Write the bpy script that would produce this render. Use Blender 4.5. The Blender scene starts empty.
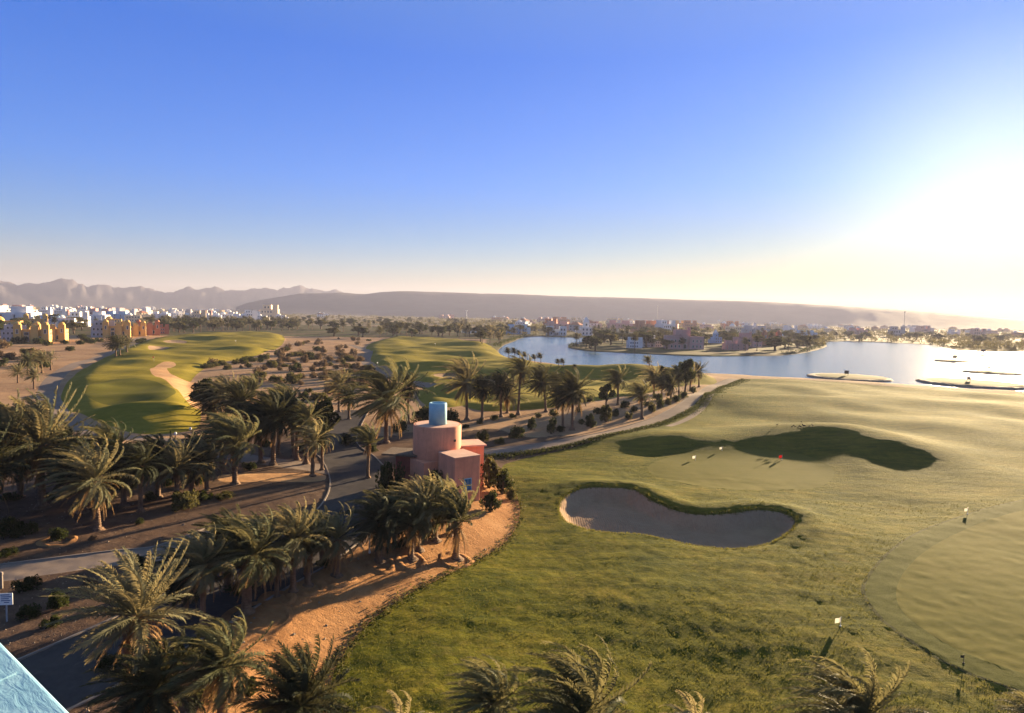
import bpy, math, random
import numpy as np
from mathutils import Vector, Matrix
from mathutils.geometry import delaunay_2d_cdt

rng = np.random.default_rng(11)
random.seed(5)
R = math.radians
scene = bpy.context.scene
COL = scene.collection

# ------------------------------------------------------------------ camera model
W_, H_, F_ = 1024, 713, 640.0
EYE = 21.0
PITCH = math.atan(42.5 / F_)
ROLL = math.atan(0.0225)
f0 = np.array([0, math.cos(PITCH), -math.sin(PITCH)])
r0 = np.array([1.0, 0, 0]); u0 = np.array([0, math.sin(PITCH), math.cos(PITCH)])
RV = math.cos(ROLL) * r0 + math.sin(ROLL) * u0
UV = math.cos(ROLL) * u0 - math.sin(ROLL) * r0
CAM = np.array([0, 0, EYE])
SUN_AZ, SUN_EL = R(37.5), R(8.0)

def ray(px, py):
    return f0 + (px - 512) / F_ * RV - (py - 356.5) / F_ * UV
def at(px, py, z=0.0):
    d = ray(px, py)
    t = (z - EYE) / d[2]
    return np.array([d[0] * t, d[1] * t])
def at_dist(px, py, y):
    d = ray(px, py)
    return CAM + d * (y / d[1])

# ------------------------------------------------------------------ small helpers
def tag(o, label=None, cat=None, group=None, kind=None):
    if label: o['label'] = label
    if cat: o['category'] = cat
    if group: o['group'] = group
    if kind: o['kind'] = kind
    return o
def link(o, parent=None):
    COL.objects.link(o)
    if parent is not None: o.parent = parent
    return o
def empty(name, loc, rz=0.0):
    o = bpy.data.objects.new(name, None)
    o.location = loc; o.rotation_euler = (0, 0, rz); o.empty_display_size = 0.3
    return link(o)
def inst(name, mesh, parent=None, loc=(0, 0, 0), rz=0.0, scale=(1, 1, 1)):
    o = bpy.data.objects.new(name, mesh)
    o.location = loc; o.rotation_euler = (0, 0, rz); o.scale = scale
    return link(o, parent)

class MB:
    """collects faces for one mesh"""
    def __init__(s): s.v = []; s.f = []; s.m = []
    def add(s, vs, fs, mat=0):
        n = len(s.v); s.v.extend([tuple(map(float, p)) for p in vs])
        for q in fs: s.f.append(tuple(n + i for i in q)); s.m.append(mat)
    def box(s, c, size, rz=0.0, mat=0, taper=1.0):
        x, y, z = c; sx, sy, sz = size
        co, si = math.cos(rz), math.sin(rz)
        vs = []
        for k, tz in ((0, 1.0), (1, taper)):
            for ax, ay in ((-1, -1), (1, -1), (1, 1), (-1, 1)):
                dx, dy = ax * sx / 2 * tz, ay * sy / 2 * tz
                vs.append((x + dx * co - dy * si, y + dx * si + dy * co, z + k * sz))
        s.add(vs, [(3, 2, 1, 0), (4, 5, 6, 7), (0, 1, 5, 4), (1, 2, 6, 5), (2, 3, 7, 6), (3, 0, 4, 7)], mat)
    def lathe(s, c, prof, n=24, mat=0, sx=1.0, sy=1.0):
        x, y, z = c; vs = []; fs = []
        for (r, h) in prof:
            for i in range(n):
                a = 2 * math.pi * i / n
                vs.append((x + r * sx * math.cos(a), y + r * sy * math.sin(a), z + h))
        for k in range(len(prof) - 1):
            for i in range(n):
                j = (i + 1) % n
                fs.append((k * n + i, k * n + j, (k + 1) * n + j, (k + 1) * n + i))
        fs.append(tuple(range(n - 1, -1, -1))); L = (len(prof) - 1) * n
        fs.append(tuple(L + i for i in range(n)))
        s.add(vs, fs, mat)
    def tube(s, pts, rad, n=7, mat=0):
        pts = [np.array(p, float) for p in pts]; vs = []; fs = []
        for k, p in enumerate(pts):
            d = pts[min(k + 1, len(pts) - 1)] - pts[max(k - 1, 0)]
            d = d / (np.linalg.norm(d) + 1e-9)
            a = np.cross(d, [0, 0, 1.0] if abs(d[2]) < .9 else [1.0, 0, 0]); a /= np.linalg.norm(a); b = np.cross(d, a)
            r = rad[k] if hasattr(rad, '__len__') else rad
            for i in range(n):
                t = 2 * math.pi * i / n; vs.append(p + r * (math.cos(t) * a + math.sin(t) * b))
        for k in range(len(pts) - 1):
            for i in range(n):
                j = (i + 1) % n; fs.append((k * n + i, k * n + j, (k + 1) * n + j, (k + 1) * n + i))
        fs.append(tuple(range(n))); L = (len(pts) - 1) * n; fs.append(tuple(L + n - 1 - i for i in range(n)))
        s.add(vs, fs, mat)
    def mesh(s, name, mats, smooth=False):
        me = bpy.data.meshes.new(name); me.from_pydata(s.v, [], s.f)
        for m in (mats if isinstance(mats, (list, tuple)) else [mats]): me.materials.append(m)
        me.polygons.foreach_set('material_index', s.m)
        if smooth: me.polygons.foreach_set('use_smooth', [True] * len(s.f))
        me.update(); return me
def bevel(me, w, seg=2):
    import bmesh
    bm = bmesh.new(); bm.from_mesh(me)
    bmesh.ops.remove_doubles(bm, verts=bm.verts, dist=1e-5)
    bmesh.ops.bevel(bm, geom=[e for e in bm.edges if e.is_manifold and e.calc_face_angle(0) > .5], offset=w, segments=seg, affect='EDGES', profile=.5)
    bm.to_mesh(me); bm.free(); return me

# ------------------------------------------------------------------ materials
def new_mat(name):
    m = bpy.data.materials.new(name); m.use_nodes = True
    nt = m.node_tree; b = nt.nodes['Principled BSDF']
    return m, nt, b
def ramp(nt, fac, cols):
    n = nt.nodes.new('ShaderNodeValToRGB')
    while len(n.color_ramp.elements) < len(cols): n.color_ramp.elements.new(.5)
    for e, (p, c) in zip(n.color_ramp.elements, cols): e.position = p; e.color = (*c, 1)
    nt.links.new(fac, n.inputs[0]); return n.outputs[0]
def noise(nt, vec, scale, detail=5, rough=.6, dist=0.0):
    n = nt.nodes.new('ShaderNodeTexNoise'); n.inputs['Scale'].default_value = scale
    n.inputs['Detail'].default_value = detail; n.inputs['Roughness'].default_value = rough; n.inputs['Distortion'].default_value = dist
    nt.links.new(vec, n.inputs['Vector']); return n.outputs[0]
def mixc(nt, fac, a, b, mode='MIX'):
    n = nt.nodes.new('ShaderNodeMix'); n.data_type = 'RGBA'; n.blend_type = mode
    for k, v in ((0, fac), (6, a), (7, b)):
        if isinstance(v, bpy.types.NodeSocket): nt.links.new(v, n.inputs[k])
        else: n.inputs[k].default_value = v if k == 0 else (*v, 1)
    return n.outputs[2]
def math_n(nt, op, a, b=0.0):
    n = nt.nodes.new('ShaderNodeMath'); n.operation = op
    for k, v in ((0, a), (1, b)):
        if isinstance(v, bpy.types.NodeSocket): nt.links.new(v, n.inputs[k])
        else: n.inputs[k].default_value = v
    return n.outputs[0]
def bump(nt, b, h, strength, dist):
    n = nt.nodes.new('ShaderNodeBump'); n.inputs['Strength'].default_value = strength; n.inputs['Distance'].default_value = dist
    nt.links.new(h, n.inputs['Height']); nt.links.new(n.outputs[0], b.inputs['Normal'])
def wpos(nt):
    return nt.nodes.new('ShaderNodeNewGeometry').outputs['Position']
def opos(nt):
    return nt.nodes.new('ShaderNodeTexCoord').outputs['Object']

def ground_mat(name, cols, s1, s2, rough=.95, bs=.6, bd=.08, bscale=2.5, patch=None):
    m, nt, b = new_mat(name); P = wpos(nt)
    n1 = noise(nt, P, s1, 6, .6, .3); n2 = noise(nt, P, s2, 5, .7)
    f = math_n(nt, 'ADD', math_n(nt, 'MULTIPLY', n1, .6), math_n(nt, 'MULTIPLY', n2, .4))
    c = ramp(nt, f, cols)
    if patch:
        pc, ps, lo, hi = patch
        pf = ramp(nt, noise(nt, P, ps, 6, .7, .5), [(lo, (0, 0, 0)), (hi, (1, 1, 1))])
        c = mixc(nt, pf, c, pc)
    nt.links.new(c, b.inputs['Base Color'])
    b.inputs['Roughness'].default_value = rough; b.inputs['Specular IOR Level'].default_value = .02
    h = math_n(nt, 'ADD', noise(nt, P, bscale, 6, .75), math_n(nt, 'MULTIPLY', noise(nt, P, bscale * 5, 3, .7), .4))
    bump(nt, b, h, bs, bd)
    return m
def streaks(key, fac, col):
    m = M[key]; nt = m.node_tree; bb = nt.nodes['Principled BSDF']; src = bb.inputs['Base Color'].links[0].from_socket
    mp = nt.nodes.new('ShaderNodeMapping'); mp.inputs['Rotation'].default_value = (0, 0, .25); mp.inputs['Scale'].default_value = (.35, 2.2, 1); nt.links.new(wpos(nt), mp.inputs[0])
    f = ramp(nt, noise(nt, mp.outputs[0], .55, 6, .7, .4), [(.42, (0, 0, 0)), (.66, (fac, fac, fac))])
    nt.links.new(mixc(nt, f, src, col), bb.inputs['Base Color'])
def simple_mat(name, col, rough=.8, var=.25, scale=1.2, bs=.25, bd=.02, spec=.25, dark=None, bscale=None):
    m, nt, b = new_mat(name); P = opos(nt)
    n = noise(nt, P, scale, 6, .65, .2)
    c = np.array(col); d = np.array(dark) if dark is not None else c * (1 - var)
    nt.links.new(ramp(nt, n, [(.3, tuple(d)), (.68, tuple(np.minimum(c * (1 + var * .25), 1)))]), b.inputs['Base Color'])
    b.inputs['Roughness'].default_value = rough; b.inputs['Specular IOR Level'].default_value = spec
    if bs: bump(nt, b, noise(nt, P, bscale or scale * 8, 4, .7), bs, bd)
    return m
def leaf_mat(name, c1, c2, trans=(.16, .16, .04), tfac=.35, rough=.5, scale=2.0):
    m, nt, b = new_mat(name)
    oi = nt.nodes.new('ShaderNodeObjectInfo')
    n = noise(nt, opos(nt), scale, 3, .6)
    f = math_n(nt, 'ADD', math_n(nt, 'MULTIPLY', n, .75), math_n(nt, 'MULTIPLY', oi.outputs['Random'], .3))
    c = ramp(nt, f, [(.3, c1), (.85, c2)])
    nt.links.new(c, b.inputs['Base Color']); b.inputs['Roughness'].default_value = max(rough, .6); b.inputs['Specular IOR Level'].default_value = .02
    t = nt.nodes.new('ShaderNodeBsdfTranslucent'); t.inputs[0].default_value = (*trans, 1)
    mx = nt.nodes.new('ShaderNodeMixShader'); mx.inputs[0].default_value = tfac
    nt.links.new(b.outputs[0], mx.inputs[1]); nt.links.new(t.outputs[0], mx.inputs[2])
    nt.links.new(mx.outputs[0], nt.nodes['Material Output'].inputs['Surface'])
    return m

M = {}
M['lawn'] = ground_mat('rough_lawn', [(.35, (.046, .056, .007)), (.5, (.108, .102, .011)), (.62, (.165, .132, .021))], .12, 1.3, bs=.9, bd=.16, bscale=1.6,
                       patch=((.17, .12, .04), .35, .6, .78))
M['fairway'] = ground_mat('mown_fairway', [(.3, (.15, .126, .016)), (.55, (.225, .175, .027)), (.7, (.28, .21, .045))], .05, .5, bs=.6, bd=.08, bscale=1.2)
M['green'] = ground_mat('putting_green_turf', [(.3, (.088, .088, .014)), (.55, (.115, .104, .019)), (.7, (.135, .115, .027))], .18, 1.2, bs=.35, bd=.02, bscale=5)
M['collar'] = ground_mat('green_collar_turf', [(.3, (.055, .064, .010)), (.7, (.082, .084, .016))], .3, 2, bs=.5, bd=.05, bscale=4)
M['cut'] = ground_mat('collar_edge_shadow', [(.3, (.04, .045, .015)), (.7, (.07, .07, .025))], .3, 2, bs=.6, bd=.08, bscale=4)  # uncut grass ring, coloured dark to carry the lip's thin shadow line
streaks('lawn', .75, (.030, .040, .008)); streaks('fairway', .45, (.085, .095, .012)); streaks('green', .35, (.07, .075, .012))
M['sand'] = ground_mat('desert_sand', [(.3, (.20, .120, .075)), (.5, (.31, .195, .115)), (.68, (.39, .26, .15))], .06, .9, bs=.7, bd=.12, bscale=1.4,
                       patch=((.17, .10, .065), .22, .55, .8))
M['soil_shade'] = ground_mat('shade_dark_soil', [(.3, (.060, .037, .028)), (.5, (.100, .064, .046)), (.68, (.150, .100, .070))], .09, 1.1, bs=.7, bd=.12, bscale=1.4, patch=((.050, .032, .024), .3, .5, .75))  # near ground: palm shade is put into this darker sand colour
M['waste'] = ground_mat('orange_sand', [(.3, (.20, .095, .042)), (.5, (.30, .155, .070)), (.68, (.37, .205, .098))], .25, 2.2, bs=1.0, bd=.16, bscale=1.9)
M['bank'] = M['waste']; M['waste'] = ground_mat('loose_orange_sand', [(.3, (.34, .19, .095)), (.5, (.45, .26, .13)), (.68, (.52, .33, .17))], .25, 2.2, bs=.9, bd=.10, bscale=2.2)
M['bunker'] = ground_mat('bunker_sand', [(.3, (.24, .155, .095)), (.6, (.32, .22, .14))], .5, 3, bs=.8, bd=.05, bscale=3.5)
nt = M['bunker'].node_tree; bb = nt.nodes['Principled BSDF']; wv = nt.nodes.new('ShaderNodeTexWave'); wv.inputs['Scale'].default_value = 1.3; wv.inputs['Distortion'].default_value = 7; wv.inputs['Detail Scale'].default_value = .25; nt.links.new(wpos(nt), wv.inputs['Vector'])
bn = nt.nodes.new('ShaderNodeBump'); bn.inputs['Strength'].default_value = .5; bn.inputs['Distance'].default_value = .05; nt.links.new(wv.outputs['Fac'], bn.inputs['Height']); nt.links.new(bb.inputs['Normal'].links[0].from_socket, bn.inputs['Normal']); nt.links.new(bn.outputs[0], bb.inputs['Normal'])
M['path'] = ground_mat('path_paving', [(.3, (.165, .128, .105)), (.6, (.225, .175, .145))], .3, 2.5, bs=.3, bd=.02, bscale=6)
M['road'] = ground_mat('asphalt', [(.3, (.045, .040, .040)), (.6, (.072, .064, .062))], .2, 2.5, bs=.3, bd=.015, bscale=8, patch=((.12, .10, .085), .5, .58, .75))
M['bed'] = ground_mat('lake_bed', [(.3, (.10, .08, .06)), (.6, (.16, .13, .10))], .3, 2)
M['kerb'] = ground_mat('kerb_stone', [(.3, (.17, .14, .12)), (.6, (.25, .21, .18))], .8, 4, bs=.3, bd=.02, bscale=6)
M['far'] = ground_mat('far_desert', [(.3, (.14, .11, .07)), (.5, (.20, .15, .10)), (.68, (.26, .19, .13))], .004, .03, bs=.2, bd=.5, bscale=.05,
                      patch=((.07, .075, .04), .008, .47, .6))
M['scrubland'] = ground_mat('vegetated_soil', [(.3, (.060, .052, .028)), (.5, (.092, .074, .042)), (.68, (.14, .105, .065))], .02, .2, bs=.4, bd=.1, bscale=.4, patch=((.055, .065, .025), .03, .46, .6))
M['mountain'] = ground_mat('bare_rock', [(.3, (.075, .068, .075)), (.6, (.105, .095, .10))], .004, .02, bs=.4, bd=8, bscale=.012)
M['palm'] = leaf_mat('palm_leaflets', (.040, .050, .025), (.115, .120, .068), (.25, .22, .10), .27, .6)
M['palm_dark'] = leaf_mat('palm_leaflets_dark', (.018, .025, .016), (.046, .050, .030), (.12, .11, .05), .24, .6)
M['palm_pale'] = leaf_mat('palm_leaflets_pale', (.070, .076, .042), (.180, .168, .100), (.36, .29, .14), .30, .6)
M['dry'] = leaf_mat('dry_palm_leaves', (.15, .09, .045), (.32, .20, .10), (.34, .20, .08), .35, .7)
M['trunk'] = simple_mat('palm_bark', (.19, .115, .07), .9, .5, 5, .8, .05)
M['bush'] = leaf_mat('shrub_leaves', (.014, .021, .009), (.042, .052, .019), (.07, .08, .02), .25, .5)
M['bush_olive'] = leaf_mat('olive_shrub_leaves', (.040, .045, .016), (.095, .090, .034), (.14, .12, .04), .3, .5)
M['scrub'] = leaf_mat('dry_scrub_twigs', (.10, .068, .042), (.20, .140, .085), (.18, .12, .06), .2, .8)
M['bark'] = simple_mat('tree_bark', (.14, .095, .065), .9, .5, 4, .8, .04)
M['pink'] = simple_mat('pink_plaster', (.68, .285, .165), .85, .22, .7, .35, .015, bscale=9)
nt = M['pink'].node_tree; bb = nt.nodes['Principled BSDF']; src = bb.inputs['Base Color'].links[0].from_socket
mp = nt.nodes.new('ShaderNodeMapping'); mp.inputs['Scale'].default_value = (2.4, 2.4, .22); nt.links.new(opos(nt), mp.inputs[0])
nt.links.new(mixc(nt, ramp(nt, noise(nt, mp.outputs[0], 1.2, 6, .7, .3), [(.48, (0, 0, 0)), (.72, (.55, .55, .55))]), src, (.40, .155, .095)), bb.inputs['Base Color'])
M['pink_roof'] = simple_mat('pink_roof_plaster', (.62, .38, .28), .9, .25, .8, .3, .015, bscale=9)
M['red_wall'] = simple_mat('dark_red_plaster', (.26, .07, .05), .85, .3, .9)
M['blue'] = simple_mat('pale_blue_plaster', (.28, .50, .60), .8, .2, .6, .3, .015, bscale=10)
M['shutter'] = simple_mat('blue_shutter', (.02, .13, .25), .5, .3, 3)
M['white'] = simple_mat('white_plaster', (.72, .70, .68), .85, .15, .15, .2)
M['cream'] = simple_mat('cream_plaster', (.62, .50, .34), .85, .15, .15, .2)
M['ochre'] = simple_mat('ochre_plaster', (.62, .37, .12), .85, .2, .15, .2)
M['terra'] = simple_mat('terracotta_plaster', (.42, .17, .10), .85, .2, .15, .2)
M['rose'] = simple_mat('rose_plaster', (.52, .30, .27), .85, .2, .15, .2)
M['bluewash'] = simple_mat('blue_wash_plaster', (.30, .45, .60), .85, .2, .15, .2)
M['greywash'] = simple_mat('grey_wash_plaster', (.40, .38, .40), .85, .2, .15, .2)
M['stone'] = simple_mat('rim_stone', (.26, .20, .15), .9, .45, 1.4, .9, .12)
M['flagwhite'] = simple_mat('white_flag_cloth', (.8, .79, .76), .8, .06, 3, 0)
M['flagred'] = simple_mat('red_flag_cloth', (.6, .05, .03), .8, .15, 3, 0)
M['flagwhite'] = leaf_mat('white_flag_cloth', (.76, .75, .72), (.8, .79, .76), (.8, .78, .7), .5, .8)
M['flagred'] = leaf_mat('red_flag_cloth', (.55, .05, .03), (.6, .06, .04), (.6, .07, .04), .5, .8)
M['signwhite'] = simple_mat('white_sign_panel', (.75, .75, .74), .5, .05, 3, 0)
M['polewhite'] = simple_mat('white_painted_pole', (.72, .71, .68), .5, .1, 4, 0)
M['poledark'] = simple_mat('dark_pole', (.05, .045, .04), .6, .2, 4, 0)
M['metal'] = simple_mat('galvanised_metal', (.35, .35, .36), .45, .2, 3, 0)
M['ink'] = simple_mat('sign_ink', (.05, .09, .2), .7, .1, 3, 0)
M['bird'] = simple_mat('dark_feathers', (.035, .03, .028), .8, .3, 8, 0)
m, nt, b = new_mat('window_glass'); b.inputs['Base Color'].default_value = (.03, .035, .045, 1); b.inputs['Roughness'].default_value = .12; M['glass'] = m
# parapet plaster: thick brushed pale blue paint
m, nt, b = new_mat('brushed_blue_plaster'); P = opos(nt)
c = ramp(nt, noise(nt, P, 3.5, 6, .7, .4), [(.3, (.135, .30, .42)), (.5, (.17, .355, .48)), (.7, (.24, .43, .55))])
nt.links.new(c, b.inputs['Base Color']); b.inputs['Roughness'].default_value = .6
mp = nt.nodes.new('ShaderNodeMapping'); mp.inputs['Scale'].default_value = (2.5, 9, 2.5); nt.links.new(P, mp.inputs[0])
bump(nt, b, noise(nt, mp.outputs[0], 4.5, 5, .65, .8), .22, .015); M['parapet'] = m
# water
m, nt, b = new_mat('lake_water'); P = wpos(nt)
b.inputs['Base Color'].default_value = (.075, .155, .225, 1); b.inputs['Roughness'].default_value = .16; b.inputs['IOR'].default_value = 1.33
mp = nt.nodes.new('ShaderNodeMapping'); mp.inputs['Scale'].default_value = (.6, 1.0, 1); mp.inputs['Rotation'].default_value = (0, 0, .5); nt.links.new(P, mp.inputs[0])
h = math_n(nt, 'ADD', noise(nt, mp.outputs[0], .55, 5, .65), math_n(nt, 'MULTIPLY', noise(nt, mp.outputs[0], .05, 3, .5), 1.2))
bump(nt, b, h, .6, .5); M['water'] = m

# ------------------------------------------------------------------ outlines traced as ground plans
def catmull(pts, closed=True, n=6):
    p = [np.array(q, float) for q in pts]; out = []; N = len(p)
    for i in range(N if closed else N - 1):
        if closed: a, b_, c, d = p[i - 1], p[i], p[(i + 1) % N], p[(i + 2) % N]
        else: a, b_, c, d = p[max(i - 1, 0)], p[i], p[i + 1], p[min(i + 2, N - 1)]
        for k in range(n):
            t = k / n
            out.append(.5 * ((2 * b_) + (-a + c) * t + (2 * a - 5 * b_ + 4 * c - d) * t * t + (-a + 3 * b_ - 3 * c + d) * t ** 3))
    if not closed: out.append(p[-1])
    return out
def resample(P, closed=True, k=.012, mn=.25):
    out = [P[0]]; seq = list(P[1:]) + ([P[0]] if closed else [])
    for q in seq:
        a = out[-1]; d = np.linalg.norm(q - a)
        st = max(mn, k * np.linalg.norm(a))
        if d < st * .6: continue
        n = max(1, int(round(d / st)))
        for i in range(1, n + 1): out.append(a + (q - a) * i / n)
    if closed and np.linalg.norm(out[-1] - out[0]) < .05: out.pop()
    return np.array(out)
def plan(pts, z=0.0, n=6, smooth=True):
    q = catmull(pts, True, n) if smooth else [np.array(p, float) for p in pts]
    return resample([at(a, b_, z) for a, b_ in q])
def strip(pts, w, z=0.0):
    """path outline from a centre line given as ground points"""
    c = [at(a, b_, z) for a, b_ in pts]; c = resample(catmull(c, False, 8), False, .012, .4)
    L, Rr = [], []
    for i in range(len(c)):
        d = c[min(i + 1, len(c) - 1)] - c[max(i - 1, 0)]; d /= np.linalg.norm(d); nrm = np.array([-d[1], d[0]])
        L.append(c[i] + nrm * w / 2); Rr.append(c[i] - nrm * w / 2)
    return np.array(L + Rr[::-1]), c, np.array(L), np.array(Rr)

TZ = 1.2
LAWN = plan([(322, 800), (330, 690), (345, 655), (370, 625), (405, 600), (440, 580), (475, 560), (502, 543), (516, 525), (520, 508), (512, 486), (502, 468), (520, 459),
             (570, 449), (620, 437), (664, 424), (694, 408), (715, 391), (735, 381), (770, 379), (830, 381.5), (900, 387), (960, 391), (1024, 394), (1150, 402), (1400, 420), (1900, 560), (1700, 900), (900, 1500), (330, 1300)])
LAKE = plan([(498, 351), (503, 345), (512, 341.5), (522, 337.5), (540, 336), (570, 337), (588, 337.5), (592, 341), (572, 344.5), (570, 347.5), (590, 350.5), (620, 352), (660, 354), (700, 355.5), (760, 355.3), (790, 354), (812, 350.5),
             (826, 346), (824, 342.3), (840, 341), (880, 342), (930, 344.5), (955, 348.5), (985, 350.8), (1030, 352.5), (1120, 357), (1300, 368), (1330, 392), (1150, 398), (1024, 391), (960, 388), (900, 384), (830, 379.5), (770, 376.5), (735, 374.5),
             (700, 373), (660, 371.5), (620, 371.5), (598, 370.5), (580, 367.5), (558, 364.2), (530, 360.5), (508, 357)], n=5)
POND = plan([(458, 331), (470, 327.5), (486, 326.5), (487, 331), (474, 333.5)], n=4)
FAIR_C = plan([(366, 348), (378, 341), (400, 337.5), (440, 338.5), (480, 343), (500, 352), (520, 360), (552, 365), (580, 369), (605, 373), (650, 374), (705, 378), (716, 383), (690, 386), (640, 394), (590, 404), (560, 409), (520, 411), (480, 411), (440, 398), (420, 385), (395, 375), (372, 362)])
FAIR_C2 = plan([(418, 391), (440, 387), (470, 391), (474, 402), (450, 408), (425, 405)])
FAIR_L = plan([(61, 396), (70, 380), (90, 365), (110, 355), (135, 345), (160, 337.5), (200, 334), (250, 332.5), (280, 335), (284, 342), (270, 352), (240, 359), (214, 362.5), (199, 372), (188, 385), (192, 395), (200, 412), (198, 427), (170, 433.5), (138, 435), (108, 427), (80, 416), (66, 408)])
WASTE = plan([(150, 374), (158, 368), (170, 365.5), (176, 368), (167, 372.5), (175, 378), (190, 381), (202, 385), (206, 395), (206, 406), (198, 410), (186, 404), (178, 395), (166, 386), (156, 380)])
BUNK = plan([(559, 506), (568, 497), (590, 491), (628, 491), (641, 496), (654, 504), (678, 512), (704, 516), (730, 515), (763, 512), (786, 516), (795, 523.5), (789, 532), (771, 541), (739, 547), (704, 544), (669, 538), (640, 532), (604, 530), (578, 524), (563, 516)])
BC1 = plan([(434, 378.5), (455, 377), (470, 380), (455, 382.5), (440, 381.5)])
BC2 = plan([(478, 381.5), (500, 383), (512, 386), (495, 388), (480, 386)])
BL1 = plan([(163, 343), (173, 341.8), (187, 342.8), (178, 345), (166, 345.2)])
BL2 = plan([(148, 348.8), (156, 347.5), (170, 348), (164, 350.4), (152, 350.6)])
GR_A = plan([(648, 466), (668, 457), (700, 452.5), (745, 451.5), (790, 455), (824, 464), (834, 476), (815, 487), (770, 490.5), (720, 489.5), (676, 482), (655, 475)])
GR_B = plan([(896, 594), (903, 575), (922, 555), (950, 537), (985, 522), (1024, 511), (1100, 497), (1300, 500), (1450, 600), (1300, 740), (1120, 705), (1024, 675), (965, 654), (925, 632), (902, 612)])
CO_B = plan([(865, 592), (876, 570), (898, 548), (925, 530), (970, 514), (1024, 501), (1110, 487), (1330, 490), (1500, 600), (1330, 765), (1120, 725), (1024, 692), (958, 668), (912, 642), (880, 617)])
GR_L = plan([(85, 394), (110, 386), (140, 385), (165, 390), (176, 399), (160, 408), (120, 409), (92, 404)])
PATH_R, cR, pRl, pRr = strip([(400, 466), (470, 458), (520, 450.5), (560, 444.5), (600, 436.5), (640, 426), (668, 416.5), (690, 405.5), (702, 394), (716, 385.5), (735, 379.5)], 3.2)
PATH_S, _, _, _ = strip([(668, 428), (690, 419), (706, 407), (712, 399)], 1.4)
PATH_L, cL, pLl, pLr = strip([(165, 331), (140, 338), (130, 345), (100, 357), (76, 364), (58, 375), (48, 390), (52, 405), (66, 421), (92, 433), (130, 440), (165, 443), (200, 450), (240, 463), (290, 472), (345, 482)], 4.2)
PATH_C, cC, _, _ = strip([(352, 345), (368, 352), (366, 362), (382, 374), (420, 384), (450, 390)], 4.0)
ROAD, cM, rl, rr = strip([(352, 405), (338, 425), (334, 440), (350, 458), (362, 485), (350, 515), (305, 552), (235, 590), (150, 636), (40, 688), (-80, 740)], 7.0, TZ)
FOOT, cF, fl, fr = strip([(-70, 583), (0, 574), (60, 567), (110, 561), (170, 553), (250, 520)], 3.4, TZ)
MEDIAN = plan([(222, 481), (260, 480), (316, 478.8), (326, 483), (316, 487.5), (260, 488.5), (222, 489)], .6)

def seg_dist(P, poly, closed=True):
    A = poly; B = np.roll(poly, -1, axis=0)
    if not closed: A, B = A[:-1], B[:-1]
    out = np.full(len(P), 1e9)
    for k in range(0, len(P), 8000):
        Q = P[k:k + 8000]; best = np.full(len(Q), 1e18)
        for j in range(0, len(A), 64):
            a = A[j:j + 64]; d = B[j:j + 64] - a; L = (d * d).sum(1) + 1e-12
            w = Q[:, None, :] - a[None]
            t = np.clip((w * d[None]).sum(2) / L[None], 0, 1)
            e = w - t[..., None] * d[None]
            best = np.minimum(best, (e * e).sum(2).min(1))
        out[k:k + 8000] = np.sqrt(best)
    return out
def inside(P, poly):
    x, y = P[:, 0], P[:, 1]; c = np.zeros(len(P), bool); n = len(poly)
    mn, mx = poly.min(0), poly.max(0)
    idx = np.where((x >= mn[0]) & (x <= mx[0]) & (y >= mn[1]) & (y <= mx[1]))[0]
    if len(idx) == 0: return c
    X, Y = x[idx], y[idx]; cc = np.zeros(len(idx), bool)
    for i in range(n):
        (x1, y1), (x2, y2) = poly[i], poly[i - 1]
        if y1 == y2: continue
        k = ((y1 > Y) != (y2 > Y)) & (X < (x2 - x1) * (Y - y1) / (y2 - y1) + x1)
        cc ^= k
    c[idx] = cc; return c
def sdist(P, poly):
    d = seg_dist(P, poly); return np.where(inside(P, poly), d, -d)
def sstep(a, b_, x):
    t = np.clip((x - a) / (b_ - a), 0, 1); return t * t * (3 - 2 * t)
_wr = np.random.default_rng(3)
WAVES = [( _wr.uniform(0, 2 * math.pi), wl, amp, _wr.uniform(0, 6.28)) for wl, amp in ((46, .34), (31, .24), (23, .19), (17, .10), (12, .05), (9, .03), (6.3, .018))]
WAVEF = [( _wr.uniform(0, 2 * math.pi), wl, amp, _wr.uniform(0, 6.28)) for wl, amp in ((4.3, .02), (3.1, .018), (2.3, .016), (1.7, .013), (1.25, .01))]
def waves(P, ws):
    z = np.zeros(len(P))
    for a, wl, amp, ph in ws:
        k = 2 * math.pi / wl; u = P[:, 0] * math.cos(a) + P[:, 1] * math.sin(a); v = -P[:, 0] * math.sin(a) + P[:, 1] * math.cos(a)
        z += amp * np.sin(k * u + ph + 1.3 * np.sin(k * .37 * v + ph * 2))
    return z
def gauss(P, px, py, sx, sy, h, rot=0.0):
    c = at(px, py); d = P - c; co, si = math.cos(rot), math.sin(rot)
    u = d[:, 0] * co + d[:, 1] * si; v = -d[:, 0] * si + d[:, 1] * co
    return h * np.exp(-(u / sx) ** 2 - (v / sy) ** 2)
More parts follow.
